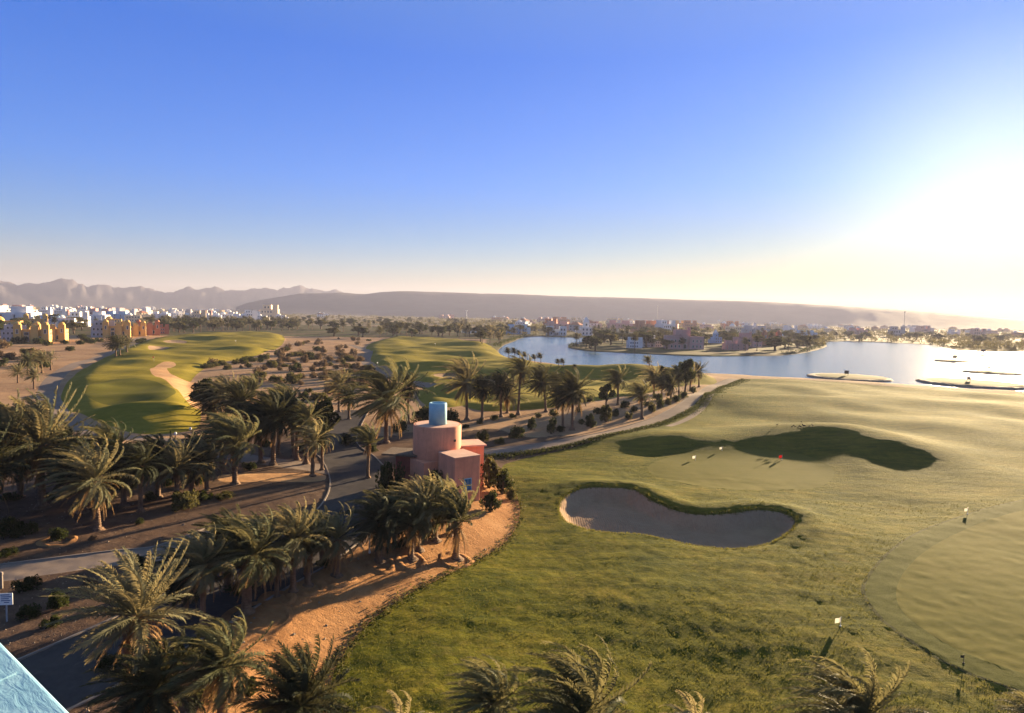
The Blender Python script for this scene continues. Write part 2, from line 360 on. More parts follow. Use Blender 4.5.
def T(P):
    P = np.atleast_2d(np.asarray(P, float)); r = np.linalg.norm(P, axis=1)
    dl = sdist(P, LAWN); dk = np.maximum(sdist(P, LAKE), sdist(P, POND)); db = sdist(P, BUNK)
    dga, dgb = sdist(P, GR_A), sdist(P, CO_B)
    flat = 1 - np.maximum(sstep(-6, 3, dga), sstep(-5, 2, dgb)) * .85
    und = sstep(-3, 6, dl)
    fair = np.maximum(sstep(-4, 8, sdist(P, FAIR_C)), sstep(-4, 8, sdist(P, FAIR_L)))
    z = waves(P, WAVES) * (und * .66 * flat + (1 - und) * (.25 + fair * .9)) * sstep(4, 20, r)
    z += waves(P, WAVEF) * und * flat * (1 - .8 * sstep(80, 150, r)) * .9
    # mounds round the far green
    z += gauss(P, 792, 438, 14, 8.5, 1.9, .1) + gauss(P, 845, 442, 12, 8.5, 1.35, .25) + gauss(P, 898, 454, 11, 7.5, 1.5, .45)
    z += gauss(P, 664, 443, 13, 6, 1.3, .1)
    z += gauss(P, 880, 409, 60, 13, 1.5, .2) + gauss(P, 770, 402, 36, 11, 1.35, .12) + gauss(P, 960, 430, 30, 14, 1.1, .3)
    # the near green sits on a low pad
    z += .09 * sstep(-.9, .35, dgb)
    # centre fairway ridges
    z += gauss(P, 470, 347, 30, 12, 2.0, .1) + gauss(P, 450, 356, 30, 10, 1.8, .1) + gauss(P, 430, 372, 26, 8, 2.2, -.1) + gauss(P, 530, 378, 26, 8, 1.9, -.1) + gauss(P, 600, 378, 24, 9, 2.6, 0) + gauss(P, 660, 377, 18, 9, 2.0, 0)
    z += 1.15 * sstep(-.5, 5.0, sdist(P, FAIR_C)) + 1.1 * sstep(-.5, 5.0, sdist(P, FAIR_L)) + .9 * sstep(-.5, 4, sdist(P, FAIR_C2))
    # left fairway: low bank in front of its green, ridges beyond
    z += gauss(P, 150, 417, 16, 5, 1.5, 0) + gauss(P, 240, 341, 30, 14, 1.6, .1) + gauss(P, 250, 352, 16, 10, 1.6, .2) + gauss(P, 90, 392, 3, 6, .8, .2)
    # palm terrace above the lawn
    west = 1 - sstep(72, 112, P[:, 1])
    dw = np.where(P[:, 0] < 12, np.maximum(-dl, 0), 0)
    z += 1.35 * sstep(0.0, 6.0, dw) * west
    # bunkers
    # far lip is raised, floor scooped
    lip = np.exp(-((db + 1.6) / 2.0) ** 2)
    bc = at(680, 520); uv = (P - bc) @ np.array([math.sin(SUN_AZ), math.cos(SUN_AZ)])
    z += lip * .5 * sstep(-2, 6, uv)
    z -= sstep(-.5, 1.5, db) * (1.05 + .35 * sstep(-4, 5, uv))
    for B_ in (BC1, BC2, BL1, BL2): z -= sstep(-1, 3, sdist(P, B_)) * .9
    # lakes
    k = sstep(-2.5, 3.5, dk)
    z = z * (1 - sstep(-12, -1, dk)) + .25 * sstep(-14, -3, dk) * (1 - k) - 1.3 * k
    return z
def Tp(x, y): return float(T([[x, y]])[0])
def hit(px, py):
    zs = np.linspace(4.2, -1.6, 118); P = np.array([at(px, py, z) for z in zs]); g = T(P) - zs
    k = np.where(g >= 0)[0]; k = max(int(k[0]), 1) if len(k) else len(zs) - 1
    f = g[k - 1] / (g[k - 1] - g[k] + 1e-9); f = min(max(f, 0), 1); p = P[k - 1] * (1 - f) + P[k] * f
    return np.array([p[0], p[1], Tp(p[0], p[1])])

def grow(poly, d):
    nx = np.roll(poly, -1, 0) - np.roll(poly, 1, 0); nx /= np.linalg.norm(nx, axis=1)[:, None] + 1e-9
    n = np.column_stack([nx[:, 1], -nx[:, 0]]); area = .5 * np.sum(poly[:, 0] * np.roll(poly[:, 1], -1) - np.roll(poly[:, 0], -1) * poly[:, 1])
    return poly + n * d * (1 if area > 0 else -1)

# ------------------------------------------------------------------ terrain mesh
RMAX = 900.0; AZ = R(60)
rs = [1.5]
while rs[-1] < RMAX: rs.append(rs[-1] * (1.03 if rs[-1] < 14 else 1.0085))
na = 240; pts = []
for i, r in enumerate(rs):
    for j in range(na + 1):
        a = -AZ + 2 * AZ * (j + (.5 if i % 2 and j < na else 0)) / na
        rr_ = r * (1 + rng.uniform(-.002, .002))
        pts.append((rr_ * math.sin(a), rr_ * math.cos(a)))
pts = np.array(pts)
LINES = [(LAWN, 'lawn'), (FAIR_C, 'fairway'), (FAIR_C2, 'fairway'), (FAIR_L, 'fairway'), (WASTE, 'sand_waste'), (PATH_C, 'footpath'), (PATH_L, 'cart_path'), (PATH_R, 'cart_path'), (PATH_S, 'footpath'),
         (FOOT, 'footpath'), (ROAD, 'road'), (MEDIAN, 'sand_waste'), (grow(CO_B, .28), 'uncut_shadow_edge'), (CO_B, 'green_collar'), (GR_B, 'putting_green'), (GR_A, 'putting_green'), (GR_L, 'putting_green'), (BUNK, 'bunker'), (BC1, 'bunker'), (BC2, 'bunker'), (BL1, 'bunker'), (BL2, 'bunker'), (LAKE, 'lake_bed'), (POND, 'lake_bed')]
V = [Vector(p) for p in pts]; E = []
for poly, _ in LINES:
    keep = [p for p in poly]
    n0 = len(V); V += [Vector(p) for p in keep]
    E += [(n0 + i, n0 + (i + 1) % len(keep)) for i in range(len(keep))]
res = delaunay_2d_cdt(V, E, [], 0, 1e-4)
v2 = np.array([(p.x, p.y) for p in res[0]]); tri = np.array([f for f in res[2]])
cen = v2[tri].mean(1); rc = np.linalg.norm(cen, axis=1); az = np.abs(np.arctan2(cen[:, 0], cen[:, 1]))
ok = (rc < RMAX * 1.0)
reg = np.zeros(len(tri), int); names = ['ground']
order = []
for poly, nm in LINES:
    if nm not in names: names.append(nm)
    reg[inside(cen, poly)] = names.index(nm)
# bank between palms and lawn is bare orange sand
dlc = sdist(cen, LAWN)
bank = (reg == 0) & (dlc < 0) & (dlc > -7.5 - 1.2 * np.sin(cen[:, 1] * .35) - .7 * np.sin(cen[:, 0] * .9)) & (cen[:, 1] < 78) & (cen[:, 0] < 3)
names.append('sandy_bank'); reg[bank] = names.index('sandy_bank')
names += ['scrubland', 'shaded_soil']
reg[(reg == 0) & (rc + 3 * np.sin(cen[:, 0] * .21) + 2 * np.sin(cen[:, 0] * .53) < 112)] = names.index('shaded_soil')
reg[(reg == 0) & (rc > 330) & ((cen[:, 0] > -20) | (rc > 520))] = names.index('scrubland')
zz = T(v2)
zz += 0.02 * rng.standard_normal(len(zz)) * (np.linalg.norm(v2, axis=1) < 90)
v3 = np.column_stack([v2, zz]); fnrm = np.cross(v3[tri[:, 1]] - v3[tri[:, 0]], v3[tri[:, 2]] - v3[tri[:, 0]])
fnrm[fnrm[:, 2] < 0] *= -1
VN = np.zeros_like(v3)
for k in range(3): np.add.at(VN, tri[:, k], fnrm)
VN /= np.linalg.norm(VN, axis=1)[:, None] + 1e-12
MATS = {'ground': 'sand', 'scrubland': 'scrubland', 'shaded_soil': 'soil_shade', 'lawn': 'lawn', 'fairway': 'fairway', 'sand_waste': 'waste', 'footpath': 'path', 'cart_path': 'path', 'road': 'road', 'green_collar': 'collar', 'uncut_shadow_edge': 'cut', 'sandy_bank': 'bank', 'putting_green': 'green', 'bunker': 'bunker', 'lake_bed': 'bed'}
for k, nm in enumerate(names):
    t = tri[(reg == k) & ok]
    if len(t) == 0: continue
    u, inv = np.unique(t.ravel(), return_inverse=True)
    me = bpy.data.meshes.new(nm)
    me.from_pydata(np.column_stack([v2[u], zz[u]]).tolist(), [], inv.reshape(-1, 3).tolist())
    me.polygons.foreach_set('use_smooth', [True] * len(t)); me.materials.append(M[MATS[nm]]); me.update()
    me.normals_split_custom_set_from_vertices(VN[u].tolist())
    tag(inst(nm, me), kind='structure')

# wide desert plain out to the horizon
mb = MB(); rad = [0, 700, 870, 905, 1200, 1800, 3000, 5000, 8400]; NA = 96
vs = []; fs = []
for i, r in enumerate(rad):
    for j in range(NA):
        a = 2 * math.pi * j / NA; aa = abs((a + math.pi) % (2 * math.pi) - math.pi)
        zz_ = -.05 if (aa > AZ + .05 or r > 880) else -4.0
        if r == 0: zz_ = -4
        vs.append((r * math.sin(a), r * math.cos(a), zz_))
for i in range(len(rad) - 1):
    for j in range(NA): k = (j + 1) % NA; fs.append((i * NA + k, i * NA + j, (i + 1) * NA + j, (i + 1) * NA + k))
mb.add(vs, fs); tag(inst('desert_plain', mb.mesh('desert_plain', M['far'])), kind='structure')

# water
for poly, nm in ((LAKE, 'lake_water'), (POND, 'lake_water')):
    g = poly[::2]
    r_ = delaunay_2d_cdt([Vector(p) for p in grow(poly, 1.2)], [(i, (i + 1) % len(poly)) for i in range(len(poly))], [], 0, 1e-4)
    vv = np.array([(p.x, p.y) for p in r_[0]]); tt = np.array(r_[2]); cc = vv[tt].mean(1); tt = tt[inside(cc, grow(poly, 1.2))]
    me = bpy.data.meshes.new(nm); me.from_pydata([(x, y, -.45) for x, y in vv], [], [tuple(q) for q in tt]); me.materials.append(M['water']); me.update()
    tag(inst(nm, me), kind='structure')

# kerbs along the road and the paths
def kerb(line, name, w=.15, h=.09):
    line = line[::2]; n = len(line); mb = MB(); vs = []; zs = T(line)
    for i in range(n):
        d = line[min(i + 1, n - 1)] - line[max(i - 1, 0)]; d /= np.linalg.norm(d); nn = np.array([-d[1], d[0]]) * w / 2
        for s_, hz in ((-1, -.2), (-1, h), (1, h), (1, -.2)):
            p = line[i] + nn * s_; vs.append((p[0], p[1], zs[i] + hz))
    fs = []
    for i in range(n - 1):
        for k in range(3): fs.append((i * 4 + k, i * 4 + k + 1, i * 4 + 4 + k + 1, i * 4 + 4 + k))
    mb.add(vs, fs); tag(inst(name, mb.mesh(name, M['kerb'])), kind='structure')
for ln in (pRl, pRr, rl, rr, fl): kerb(np.array(ln), 'kerb')

# ------------------------------------------------------------------ mountains
def range_mesh(name, sky, dist, depth, rough, seed):
    xs = np.array([p[0] for p in sky], float); ys = np.array([p[1] for p in sky], float)
    px = np.linspace(xs[0], xs[-1], 340); py = np.interp(px, xs, ys)
    rg = np.random.default_rng(seed)
    jit = np.convolve(rg.standard_normal(360), np.ones(3) / 3, 'same')[:340] * rough
    rows = 15; vs = []; fs = []
    ker = np.hanning(43); ker /= ker.sum(); pys = np.convolve(np.pad(py, 21, 'edge'), ker, 'valid')
    rel = rg.standard_normal((352, rows)); rel = np.array([np.convolve(c, np.hanning(9) / 2.2, 'same') for c in rel.T]).T; rel = (rel + np.roll(rel, 1, 1) + np.roll(rel, -1, 1)) / 2
    ph = rg.uniform(0, 6, 8)
    for i in range(340):
        d = ray(px[i], py[i] - jit[i]); s = d[2] / math.hypot(d[0], d[1]); hd = np.array([d[0], d[1]]) / math.hypot(d[0], d[1])
        top = EYE + s * dist
        for k in range(rows):
            t = k / (rows - 1) * 2 - 1
            rr2 = dist + t * depth
            g = (1 - abs(t)) ** (1.15 if t < 0 else .9)
            mixk = min(1, abs(t) * 2.5); ds = ray(px[i], pys[i]); tops = EYE + ds[2] / math.hypot(ds[0], ds[1]) * dist
            tk = top * (1 - mixk) + tops * mixk
            z = -6 + max(0, (tk + 6) * g * (1 + rel[i, k] * (.10 if rough > .2 else .045) * min(1, abs(t) * 3) * (abs(t) < .97)))
            vs.append((hd[0] * rr2, hd[1] * rr2, z))
    for i in range(339):
        for k in range(rows - 1): fs.append((i * rows + k, (i + 1) * rows + k, (i + 1) * rows + k + 1, i * rows + k + 1))
    mb = MB(); mb.add(vs, fs); return tag(inst(name, mb.mesh(name, M['mountain'], True)), kind='structure')
range_mesh('mountains', [(-260, 296), (-200, 283), (-120, 286), (-60, 280), (0, 281.5), (20, 284), (45, 283), (62, 278), (75, 281), (88, 287), (104, 284.5), (120, 288), (135, 286), (152, 289), (172, 293), (186, 288), (200, 289), (214, 286.5), (226, 290), (240, 291), (258, 289), (268, 288.5), (278, 290),
                         (290, 287), (300, 285.5), (310, 289), (330, 291), (345, 292), (360, 296), (430, 310)], 5600, 900, 1.15, 4)
range_mesh('hills', [(236, 307), (246, 303), (262, 300), (285, 296), (300, 293.5), (340, 292.5), (365, 294), (382, 292), (400, 291), (440, 292), (480, 293.5), (520, 294.2), (560, 296), (600, 297), (640, 298), (700, 300), (740, 301), (780, 302.5), (830, 305.5), (880, 308.5), (930, 312), (980, 316), (1030, 321), (1150, 327), (1300, 332)], 3400, 700, .12, 8)

# ------------------------------------------------------------------ sky, sun, haze
w = bpy.data.worlds.new('World'); scene.world = w; w.use_nodes = True; nt = w.node_tree
bg = nt.nodes['Background']; sky = nt.nodes.new('ShaderNodeTexSky'); sky.sky_type = 'NISHITA'; sky.sun_disc = False
sky.sun_elevation = SUN_EL; sky.sun_rotation = SUN_AZ; sky.altitude = 20; sky.air_density = 1.0; sky.dust_density = .25; sky.ozone_density = 4.0
# tone the very bright sky near the sun down and warm the dusty air near the horizon
sx = nt.nodes.new('ShaderNodeSeparateXYZ'); nt.links.new(nt.nodes.new('ShaderNodeTexCoord').outputs['Generated'], sx.inputs[0])
tint = ramp(nt, sx.outputs[2], [(0.0, (.70, .53, .52)), (.045, (.68, .54, .60)), (.10, (.48, .58, .82)), (.19, (.26, .54, 1.0)), (.36, (.10, .44, .93)), (.70, (1.35, .92, .62))])  # last stop: unseen warm overhead sky, added to neutralise blue fill in shade
hs = nt.nodes.new('ShaderNodeSeparateColor'); hs.mode = 'HSV'; nt.links.new(sky.outputs[0], hs.inputs[0])
val = math_n(nt, 'POWER', hs.outputs[2], .36)
hc = nt.nodes.new('ShaderNodeCombineColor'); hc.mode = 'HSV'; nt.links.new(hs.outputs[0], hc.inputs[0]); nt.links.new(hs.outputs[1], hc.inputs[1]); nt.links.new(val, hc.inputs[2])
dp = nt.nodes.new('ShaderNodeVectorMath'); dp.operation = 'DOT_PRODUCT'; nt.links.new(sx.inputs[0].links[0].from_socket, dp.inputs[0])
dp.inputs[1].default_value = (math.sin(SUN_AZ) * math.cos(SUN_EL), math.cos(SUN_AZ) * math.cos(SUN_EL), math.sin(SUN_EL))
cs = math_n(nt, 'MAXIMUM', dp.outputs['Value'], 0.0)
au = math_n(nt, 'ADD', math_n(nt, 'MULTIPLY', math_n(nt, 'POWER', cs, 70.0), .95), math_n(nt, 'MULTIPLY', math_n(nt, 'POWER', cs, 8.0), .13))   # dusty aureole round the low sun
ac = nt.nodes.new('ShaderNodeVectorMath'); ac.operation = 'SCALE'; ac.inputs[0].default_value = (1, .82, .46); nt.links.new(au, ac.inputs['Scale'])
yf = math_n(nt, 'MULTIPLY', math_n(nt, 'POWER', cs, 3.0), math_n(nt, 'MAXIMUM', math_n(nt, 'SUBTRACT', 1.0, math_n(nt, 'MULTIPLY', sx.outputs[2], 5.0)), 0.0))
yel = mixc(nt, yf, (1, 1, 1), (.95, .80, .26))       # air low under the sun is yellow
nt.links.new(mixc(nt, 1.0, mixc(nt, 1.0, mixc(nt, 1.0, hc.outputs[0], tint, 'MULTIPLY'), yel, 'MULTIPLY'), ac.outputs[0], 'ADD'), bg.inputs[0]); bg.inputs[1].default_value = .084
sd = bpy.data.lights.new('sun', 'SUN'); sd.energy = 5.0; sd.angle = R(.53); sd.color = (1, .745, .43)
so = link(bpy.data.objects.new('sun', sd))
sv = Vector((math.sin(SUN_AZ) * math.cos(SUN_EL), math.cos(SUN_AZ) * math.cos(SUN_EL), math.sin(SUN_EL)))
so.rotation_euler = sv.to_track_quat('Z', 'Y').to_euler(); so.location = sv * 100 + Vector((0, 0, 60))

m = bpy.data.materials.new('thin_haze'); m.use_nodes = True; nt = m.node_tree; nt.nodes.remove(nt.nodes['Principled BSDF'])
pv = nt.nodes.new('ShaderNodeVolumePrincipled'); pv.inputs['Color'].default_value = (.315, .335, .47, 1); pv.inputs['Density'].default_value = .00012; pv.inputs['Anisotropy'].default_value = .25
nt.links.new(pv.outputs[0], nt.nodes['Material Output'].inputs['Volume'])
mb = MB(); mb.box((0, 0, -7.5), (17600, 17600, 330)); tag(inst('haze', mb.mesh('haze', m)), kind='stuff')

# ------------------------------------------------------------------ plants: meshes
WIND = np.array([-.95, -.25, .05])
def nrm(v): return v / (np.linalg.norm(v) + 1e-9)
def frond(mb, base, az, el, L, droop, wind, nl, ll, rg, wd=.055, mat=0, keel=.3):
    n = 12; p = np.array(base, float); d = np.array([math.cos(el) * math.cos(az), math.cos(el) * math.sin(az), math.sin(el)])
    P = [p.copy()]; D = [d.copy()]
    for i in range(n):
        t = (i + 1) / n
        p = p + d * (L / n)
        d = nrm(d + np.array([0, 0, -1.0]) * droop * (.25 + t) / n * 1.6 + WIND * wind * (.2 + t) / n * 1.6)
        P.append(p.copy()); D.append(d.copy())
    P = np.array(P); D = np.array(D)
    def ev(t):
        x = t * n; i = min(int(x), n - 1); f = x - i
        return P[i] * (1 - f) + P[i + 1] * f, nrm(D[i] * (1 - f) + D[i + 1] * f)
    up = np.array([0, 0, 1.0]); side0 = np.array([-math.sin(az), math.cos(az), 0])
    tw = rg.uniform(-.4, .4)
    for i in range(n):                      # midrib ribbon
        w0 = .045 * (1 - i / n) + .012; w1 = .045 * (1 - (i + 1) / n) + .012
        s0 = nrm(np.cross(D[i], np.cross(side0, D[i]))); 
        mb.add([P[i] - s0 * w0, P[i] + s0 * w0, P[i + 1] + s0 * w1, P[i + 1] - s0 * w1], [(0, 1, 2, 3)], mat)
    for i in range(nl):
        t = .10 + .90 * (i + rg.uniform(0, .6)) / nl; t = min(t, .999)
        q, dd = ev(t); s = nrm(side0 - dd * np.dot(side0, dd)); nn = np.cross(dd, s)
        if nn[2] < 0: nn = -nn
        c, sn = math.cos(tw * t), math.sin(tw * t); s, nn = s * c + nn * sn, nn * c - s * sn
        prof = min(1, .35 + 2.6 * t) * (1 - .62 * t ** 2.2) * ll
        A = R(62 - 34 * t)
        for sg in (-1, 1):
            a = A + rg.uniform(-.16, .16); l = prof * rg.uniform(.82, 1.12)
            dr = nrm(dd * math.cos(a) + s * sg * math.sin(a) + nn * (keel + rg.uniform(-.2, .2)))
            b1, b2 = q - dd * wd * .5, q + dd * wd * .5
            md = q + dr * l * .55 + np.array([0, 0, -.04 * l]) + WIND * wind * .05 * l
            tp = q + dr * l + np.array([0, 0, -.30 * l]) + WIND * wind * .16 * l
            mb.add([b1, b2, md + dd * wd * .42, md - dd * wd * .42, tp], [(0, 1, 2, 3), (3, 2, 4)], mat)

def crown_mesh(name, seed, nf=44, L=3.1, wind=.5, droop=.85, ell=.46, nl=34, el_hi=84, el_lo=-12, mat='palm', wd=.062, keel=.3):
    rg = np.random.default_rng(seed); mb = MB()
    for i in range(nf):
        t = i / (nf - 1); az = i * 2.39996 + rg.uniform(-.25, .25)
        el = R(el_hi + (el_lo - el_hi) * t ** .85 + rg.uniform(-7, 7))
        ln = L * (.72 + .35 * math.sin(math.pi * min(1, t * 1.1 + .1))) * rg.uniform(.85, 1.1)
        b = (.10 * math.cos(az), .10 * math.sin(az), .25 * (1 - t) - .05)
        frond(mb, b, az, el, ln, droop * rg.uniform(.75, 1.25), wind * rg.uniform(.6, 1.3), nl, ell, rg, wd, 0, keel)
    return mb.mesh(name, M[mat])
def dry_mesh(name, seed, nf=14, L=1.9, lo=-75, hi=-25, nl=22):
    rg = np.random.default_rng(seed); mb = MB()
    for i in range(nf):
        az = i * 2.39996 + rg.uniform(-.4, .4)
        frond(mb, (.14 * math.cos(az), .14 * math.sin(az), -.15 - rg.uniform(0, .35)), az, R(rg.uniform(lo, hi)), L * rg.uniform(.6, 1.1), 1.1, .35, nl, .26, rg, .04, 0, .05)
    for i in range(30):                      # cut leaf bases below the crown
        az = i * 2.39996; z = -.1 - .7 * i / 30; c = np.array([math.cos(az), math.sin(az), 0]); s = np.array([-math.sin(az), math.cos(az), 0])
        b = c * .15 + np.array([0, 0, z]); tpt = c * .40 + np.array([0, 0, z + .22])
        mb.add([b - s * .07, b + s * .07, tpt + s * .04, tpt - s * .04, b + np.array([0, 0, -.12])], [(0, 1, 2, 3), (0, 4, 1), (0, 3, 4), (1, 4, 2), (3, 2, 4)], 0)
    return mb.mesh(name, M['dry'])
def trunk_mesh(name, seed, r0=.24, r1=.17, lean=.0):
    rg = np.random.default_rng(seed); n = 12; K = 44; vs = []; fs = []
    for k in range(K + 1):
        t = k / K; r = (r0 * 1.35 * max(0, 1 - t * 9) + r0 + (r1 - r0) * t)
        for i in range(n):
            a = 2 * math.pi * i / n + (k % 2) * math.pi / n
            q = r * (1 + (.12 if (k % 2) else -.06) + rg.uniform(-.06, .06))
            vs.append((q * math.cos(a) + lean * t * t, q * math.sin(a) + .03 * math.sin(t * 5 + seed), t))
    for k in range(K):
        for i in range(n):
            j = (i + 1) % n; fs.append((k * n + i, k * n + j, (k + 1) * n + j, (k + 1) * n + i))
    mb = MB(); mb.add(vs, fs); return mb.mesh(name, M['trunk'])
CR = {
    'wind_a': crown_mesh('windswept_crown', 1, 62, 3.2, 1.75, .8, .52, 48, 86, -22),
    'wind_b': crown_mesh('windswept_crown', 2, 54, 3.0, 2.1, .7, .50, 46, 88, -10),
    'pale': crown_mesh('pale_crown', 3, 58, 3.1, 1.3, .85, .50, 46, 85, -25, mat='palm_pale'),
    'star': crown_mesh('spreading_crown', 4, 50, 3.2, .75, .6, .48, 48, 84, -15, mat='palm_pale'),
    'full': crown_mesh('full_crown', 5, 70, 2.9, 1.15, 1.0, .48, 42, 84, -38),
    'dark': crown_mesh('dark_crown', 6, 66, 2.9, 1.35, .95, .50, 44, 84, -32, mat='palm_dark'),
    'up': crown_mesh('upright_crown', 7, 46, 2.6, 1.2, .55, .46, 40, 88, 15),
    'dense': crown_mesh('bushy_crown', 8, 76, 2.7, 1.0, .8, .54, 44, 88, -25, mat='palm_dark'),
    'tuft': crown_mesh('thin_crown', 9, 34, 2.4, 1.5, 1.0, .42, 38, 86, -25, mat='palm_pale'),
}
DRY = [dry_mesh('dry_leaf_skirt', 21), dry_mesh('dry_leaf_skirt', 22, 22, 2.3, -60, 10), dry_mesh('dry_leaf_skirt', 23, 8, 1.3)]
TR = [trunk_mesh('palm_stem', 31), trunk_mesh('palm_stem', 32, .21, .15, .0), trunk_mesh('palm_stem', 33, .28, .2)]
CRR = {'wind_a': 3.3, 'wind_b': 3.2, 'pale': 3.0, 'star': 3.1, 'full': 2.9, 'dark': 2.9, 'up': 2.3, 'dense': 2.7, 'tuft': 2.2}

def palm(loc, h, s, kind, label, group, dry=0, tr=0, rz=None, lean=(0, 0), small=False):
    r_ = empty('date_palm', loc); tag(r_, label, 'palm tree', group)
    lx, ly = lean; L = math.hypot(lx, ly)
    ts = max(.75, min(1.25, s))
    t = inst('trunk', TR[tr], r_, (0, 0, -.15), rng.uniform(0, 6), (ts, ts, (h + .2) / 1.0))
    if L > .05:
        t.matrix_local = Matrix(((ts, 0, lx, 0), (0, ts, ly, 0), (0, 0, h + .2, -.15), (0, 0, 0, 1)))
    rz = rng.uniform(-.6, .6) if rz is None else rz
    inst('crown', CR[kind], r_, (lx, ly, h), rz, (s, s, s))
    if dry is not None and not small: inst('dry_leaves', DRY[dry], r_, (lx, ly, h), rng.uniform(-.3, .3), (s, s, s))
    return r_
def palm_px(bx, by, cx, cy, hw, kind, label, group, dry=0, tr=0, small=False, rz=None):
    """bx,by foot of the trunk; cy crown heart; hw crown half width"""
    g = hit(bx, by); d = g[1]
    a = at_dist(cx, cy, d); h = max(1.2, a[2] - g[2])
    s = hw * d / F_ / CRR[kind] * 1.32
    return palm((g[0], g[1], g[2]), h, s, kind, label, group, dry, tr, rz, (a[0] - g[0], 0.0) if abs(a[0] - g[0]) > .3 else (0, 0), small)

def blob_leaves(mb, c, r, n, size, rg, mat=0, squash=.8, hollow=.45, flat=False):
    for _ in range(n):
        v = nrm(rg.standard_normal(3)); q = hollow + (1 - hollow) * rg.uniform(0, 1) ** .6
        p = np.array(c) + v * np.array([r, r, r * squash]) * q * (1 + .18 * math.sin(v[0] * 7 + v[2] * 5) * math.cos(v[1] * 6))
        a = nrm(rg.standard_normal(3) * .8 + v * .5); b = nrm(np.cross(a, rg.standard_normal(3)))
        s = size * rg.uniform(.6, 1.3)
        mb.add([p - b * s * .32, p + a * s * .5 - b * s * .05, p + b * s * .32, p - a * s * .5], [(0, 1, 2, 3)], mat)
def shrub_mesh(name, seed, w=1.0, h=1.0, n=1900, size=.13, mat='bush', lumps=14):
    """unit shrub: about 1 m radius, h metres tall, stems from the ground"""
    rg = np.random.default_rng(seed); mb = MB()
    for i in range(lumps):
        a = rg.uniform(0, 6.28); q = rg.uniform(.05, .8) * w; z = h * rg.uniform(.2, .8) * (1 - .35 * q / w)
        c = np.array([q * math.cos(a), q * math.sin(a), z]); r = rg.uniform(.18, .42) * min(1, h)
        mb.tube([(0, 0, -.1), c * np.array([.5, .5, .55]), c], [.045, .03, .012], 5, 1)
        blob_leaves(mb, c, r, n // lumps, size, rg)
    for i in range(n // 8):
        a = rg.uniform(0, 6.28); q = rg.uniform(.2, .85) * w; blob_leaves(mb, (q * math.cos(a), q * math.sin(a), rg.uniform(.08, .35) * h), .12, 1, size, rg)
    return mb.mesh(name, [M[mat], M['bark']])
def tree_mesh(name, seed, h=1.0, n=3000, size=.11, mat='bush'):
    """unit broadleaf tree 1 m tall, crown radius about .42"""
    rg = np.random.default_rng(seed); tk = MB(); cr = MB()
    tk.tube([(0, 0, -.03), (.01, .0, .14), (-.01, .01, .3), (0, 0, .52)], [.05, .036, .03, .016], 8)
    for i in range(13):
        a = i * 2.4 + rg.uniform(-.3, .3); q = rg.uniform(.08, .30); z = rg.uniform(.40, .86)
        if z > .75: q *= .55
        c = np.array([q * math.cos(a), q * math.sin(a), z]); s = np.array([0, 0, rg.uniform(.18, .42)])
        tk.tube([s, (s + c) / 2 + np.array([0, 0, .03]), c], [.02, .013, .005], 5)
        blob_leaves(cr, c, rg.uniform(.10, .17), n // 13, size * .55, rg, squash=.8)
    return tk.mesh(name + '_trunk', M['bark']), cr.mesh(name + '_crown', M[mat])
SH = {'dark': [shrub_mesh('dark_shrub', 41 + i) for i in range(3)],
      'tall': [shrub_mesh('tall_shrub', 51 + i, .8, 1.9, 2200, .15, 'bush', 13) for i in range(2)],
      'olive': [shrub_mesh('olive_shrub', 61 + i, mat='bush_olive') for i in range(3)],
      'tallolive': [shrub_mesh('tall_olive_shrub', 65 + i, .8, 1.9, 2200, .15, 'bush_olive', 13) for i in range(2)],
      'scrub': [shrub_mesh('dry_scrub', 71 + i, 1, .85, 1100, .13, 'scrub') for i in range(3)]}
TREES = {'dark': [tree_mesh('round_tree', 81 + i) for i in range(2)], 'olive': [tree_mesh('olive_tree', 91 + i, mat='bush_olive') for i in range(2)]}
SHH = {'dark': 1.0, 'tall': 1.9, 'olive': 1.0, 'tallolive': 1.9, 'scrub': .85}
def shrub_px(bx, by, hw, hpx, kind, label, group=None, cat='shrub', k=None, nm='shrub'):
    g = hit(bx, by); d = g[1]; sx_ = hw * d / F_; sz = hpx * d / F_ / SHH[kind]
    o = inst(nm, SH[kind][rng.integers(len(SH[kind])) if k is None else k], None, g, rng.uniform(0, 6), (sx_, sx_, sz)); return tag(o, label, cat, group)
def tree_px(bx, by, hpx, kind, label, group=None, wide=1.0, small=False):
    g = hit(bx, by); s = hpx * g[1] / F_; tm, cm = TREES[kind][rng.integers(2)]
    r_ = empty('broadleaf_tree', g, rng.uniform(0, 6)); tag(r_, label, 'tree', group)
    inst('trunk', tm, r_, scale=(s * wide, s * wide, s)); inst('crown', cm, r_, scale=(s * wide, s * wide, s)); return r_

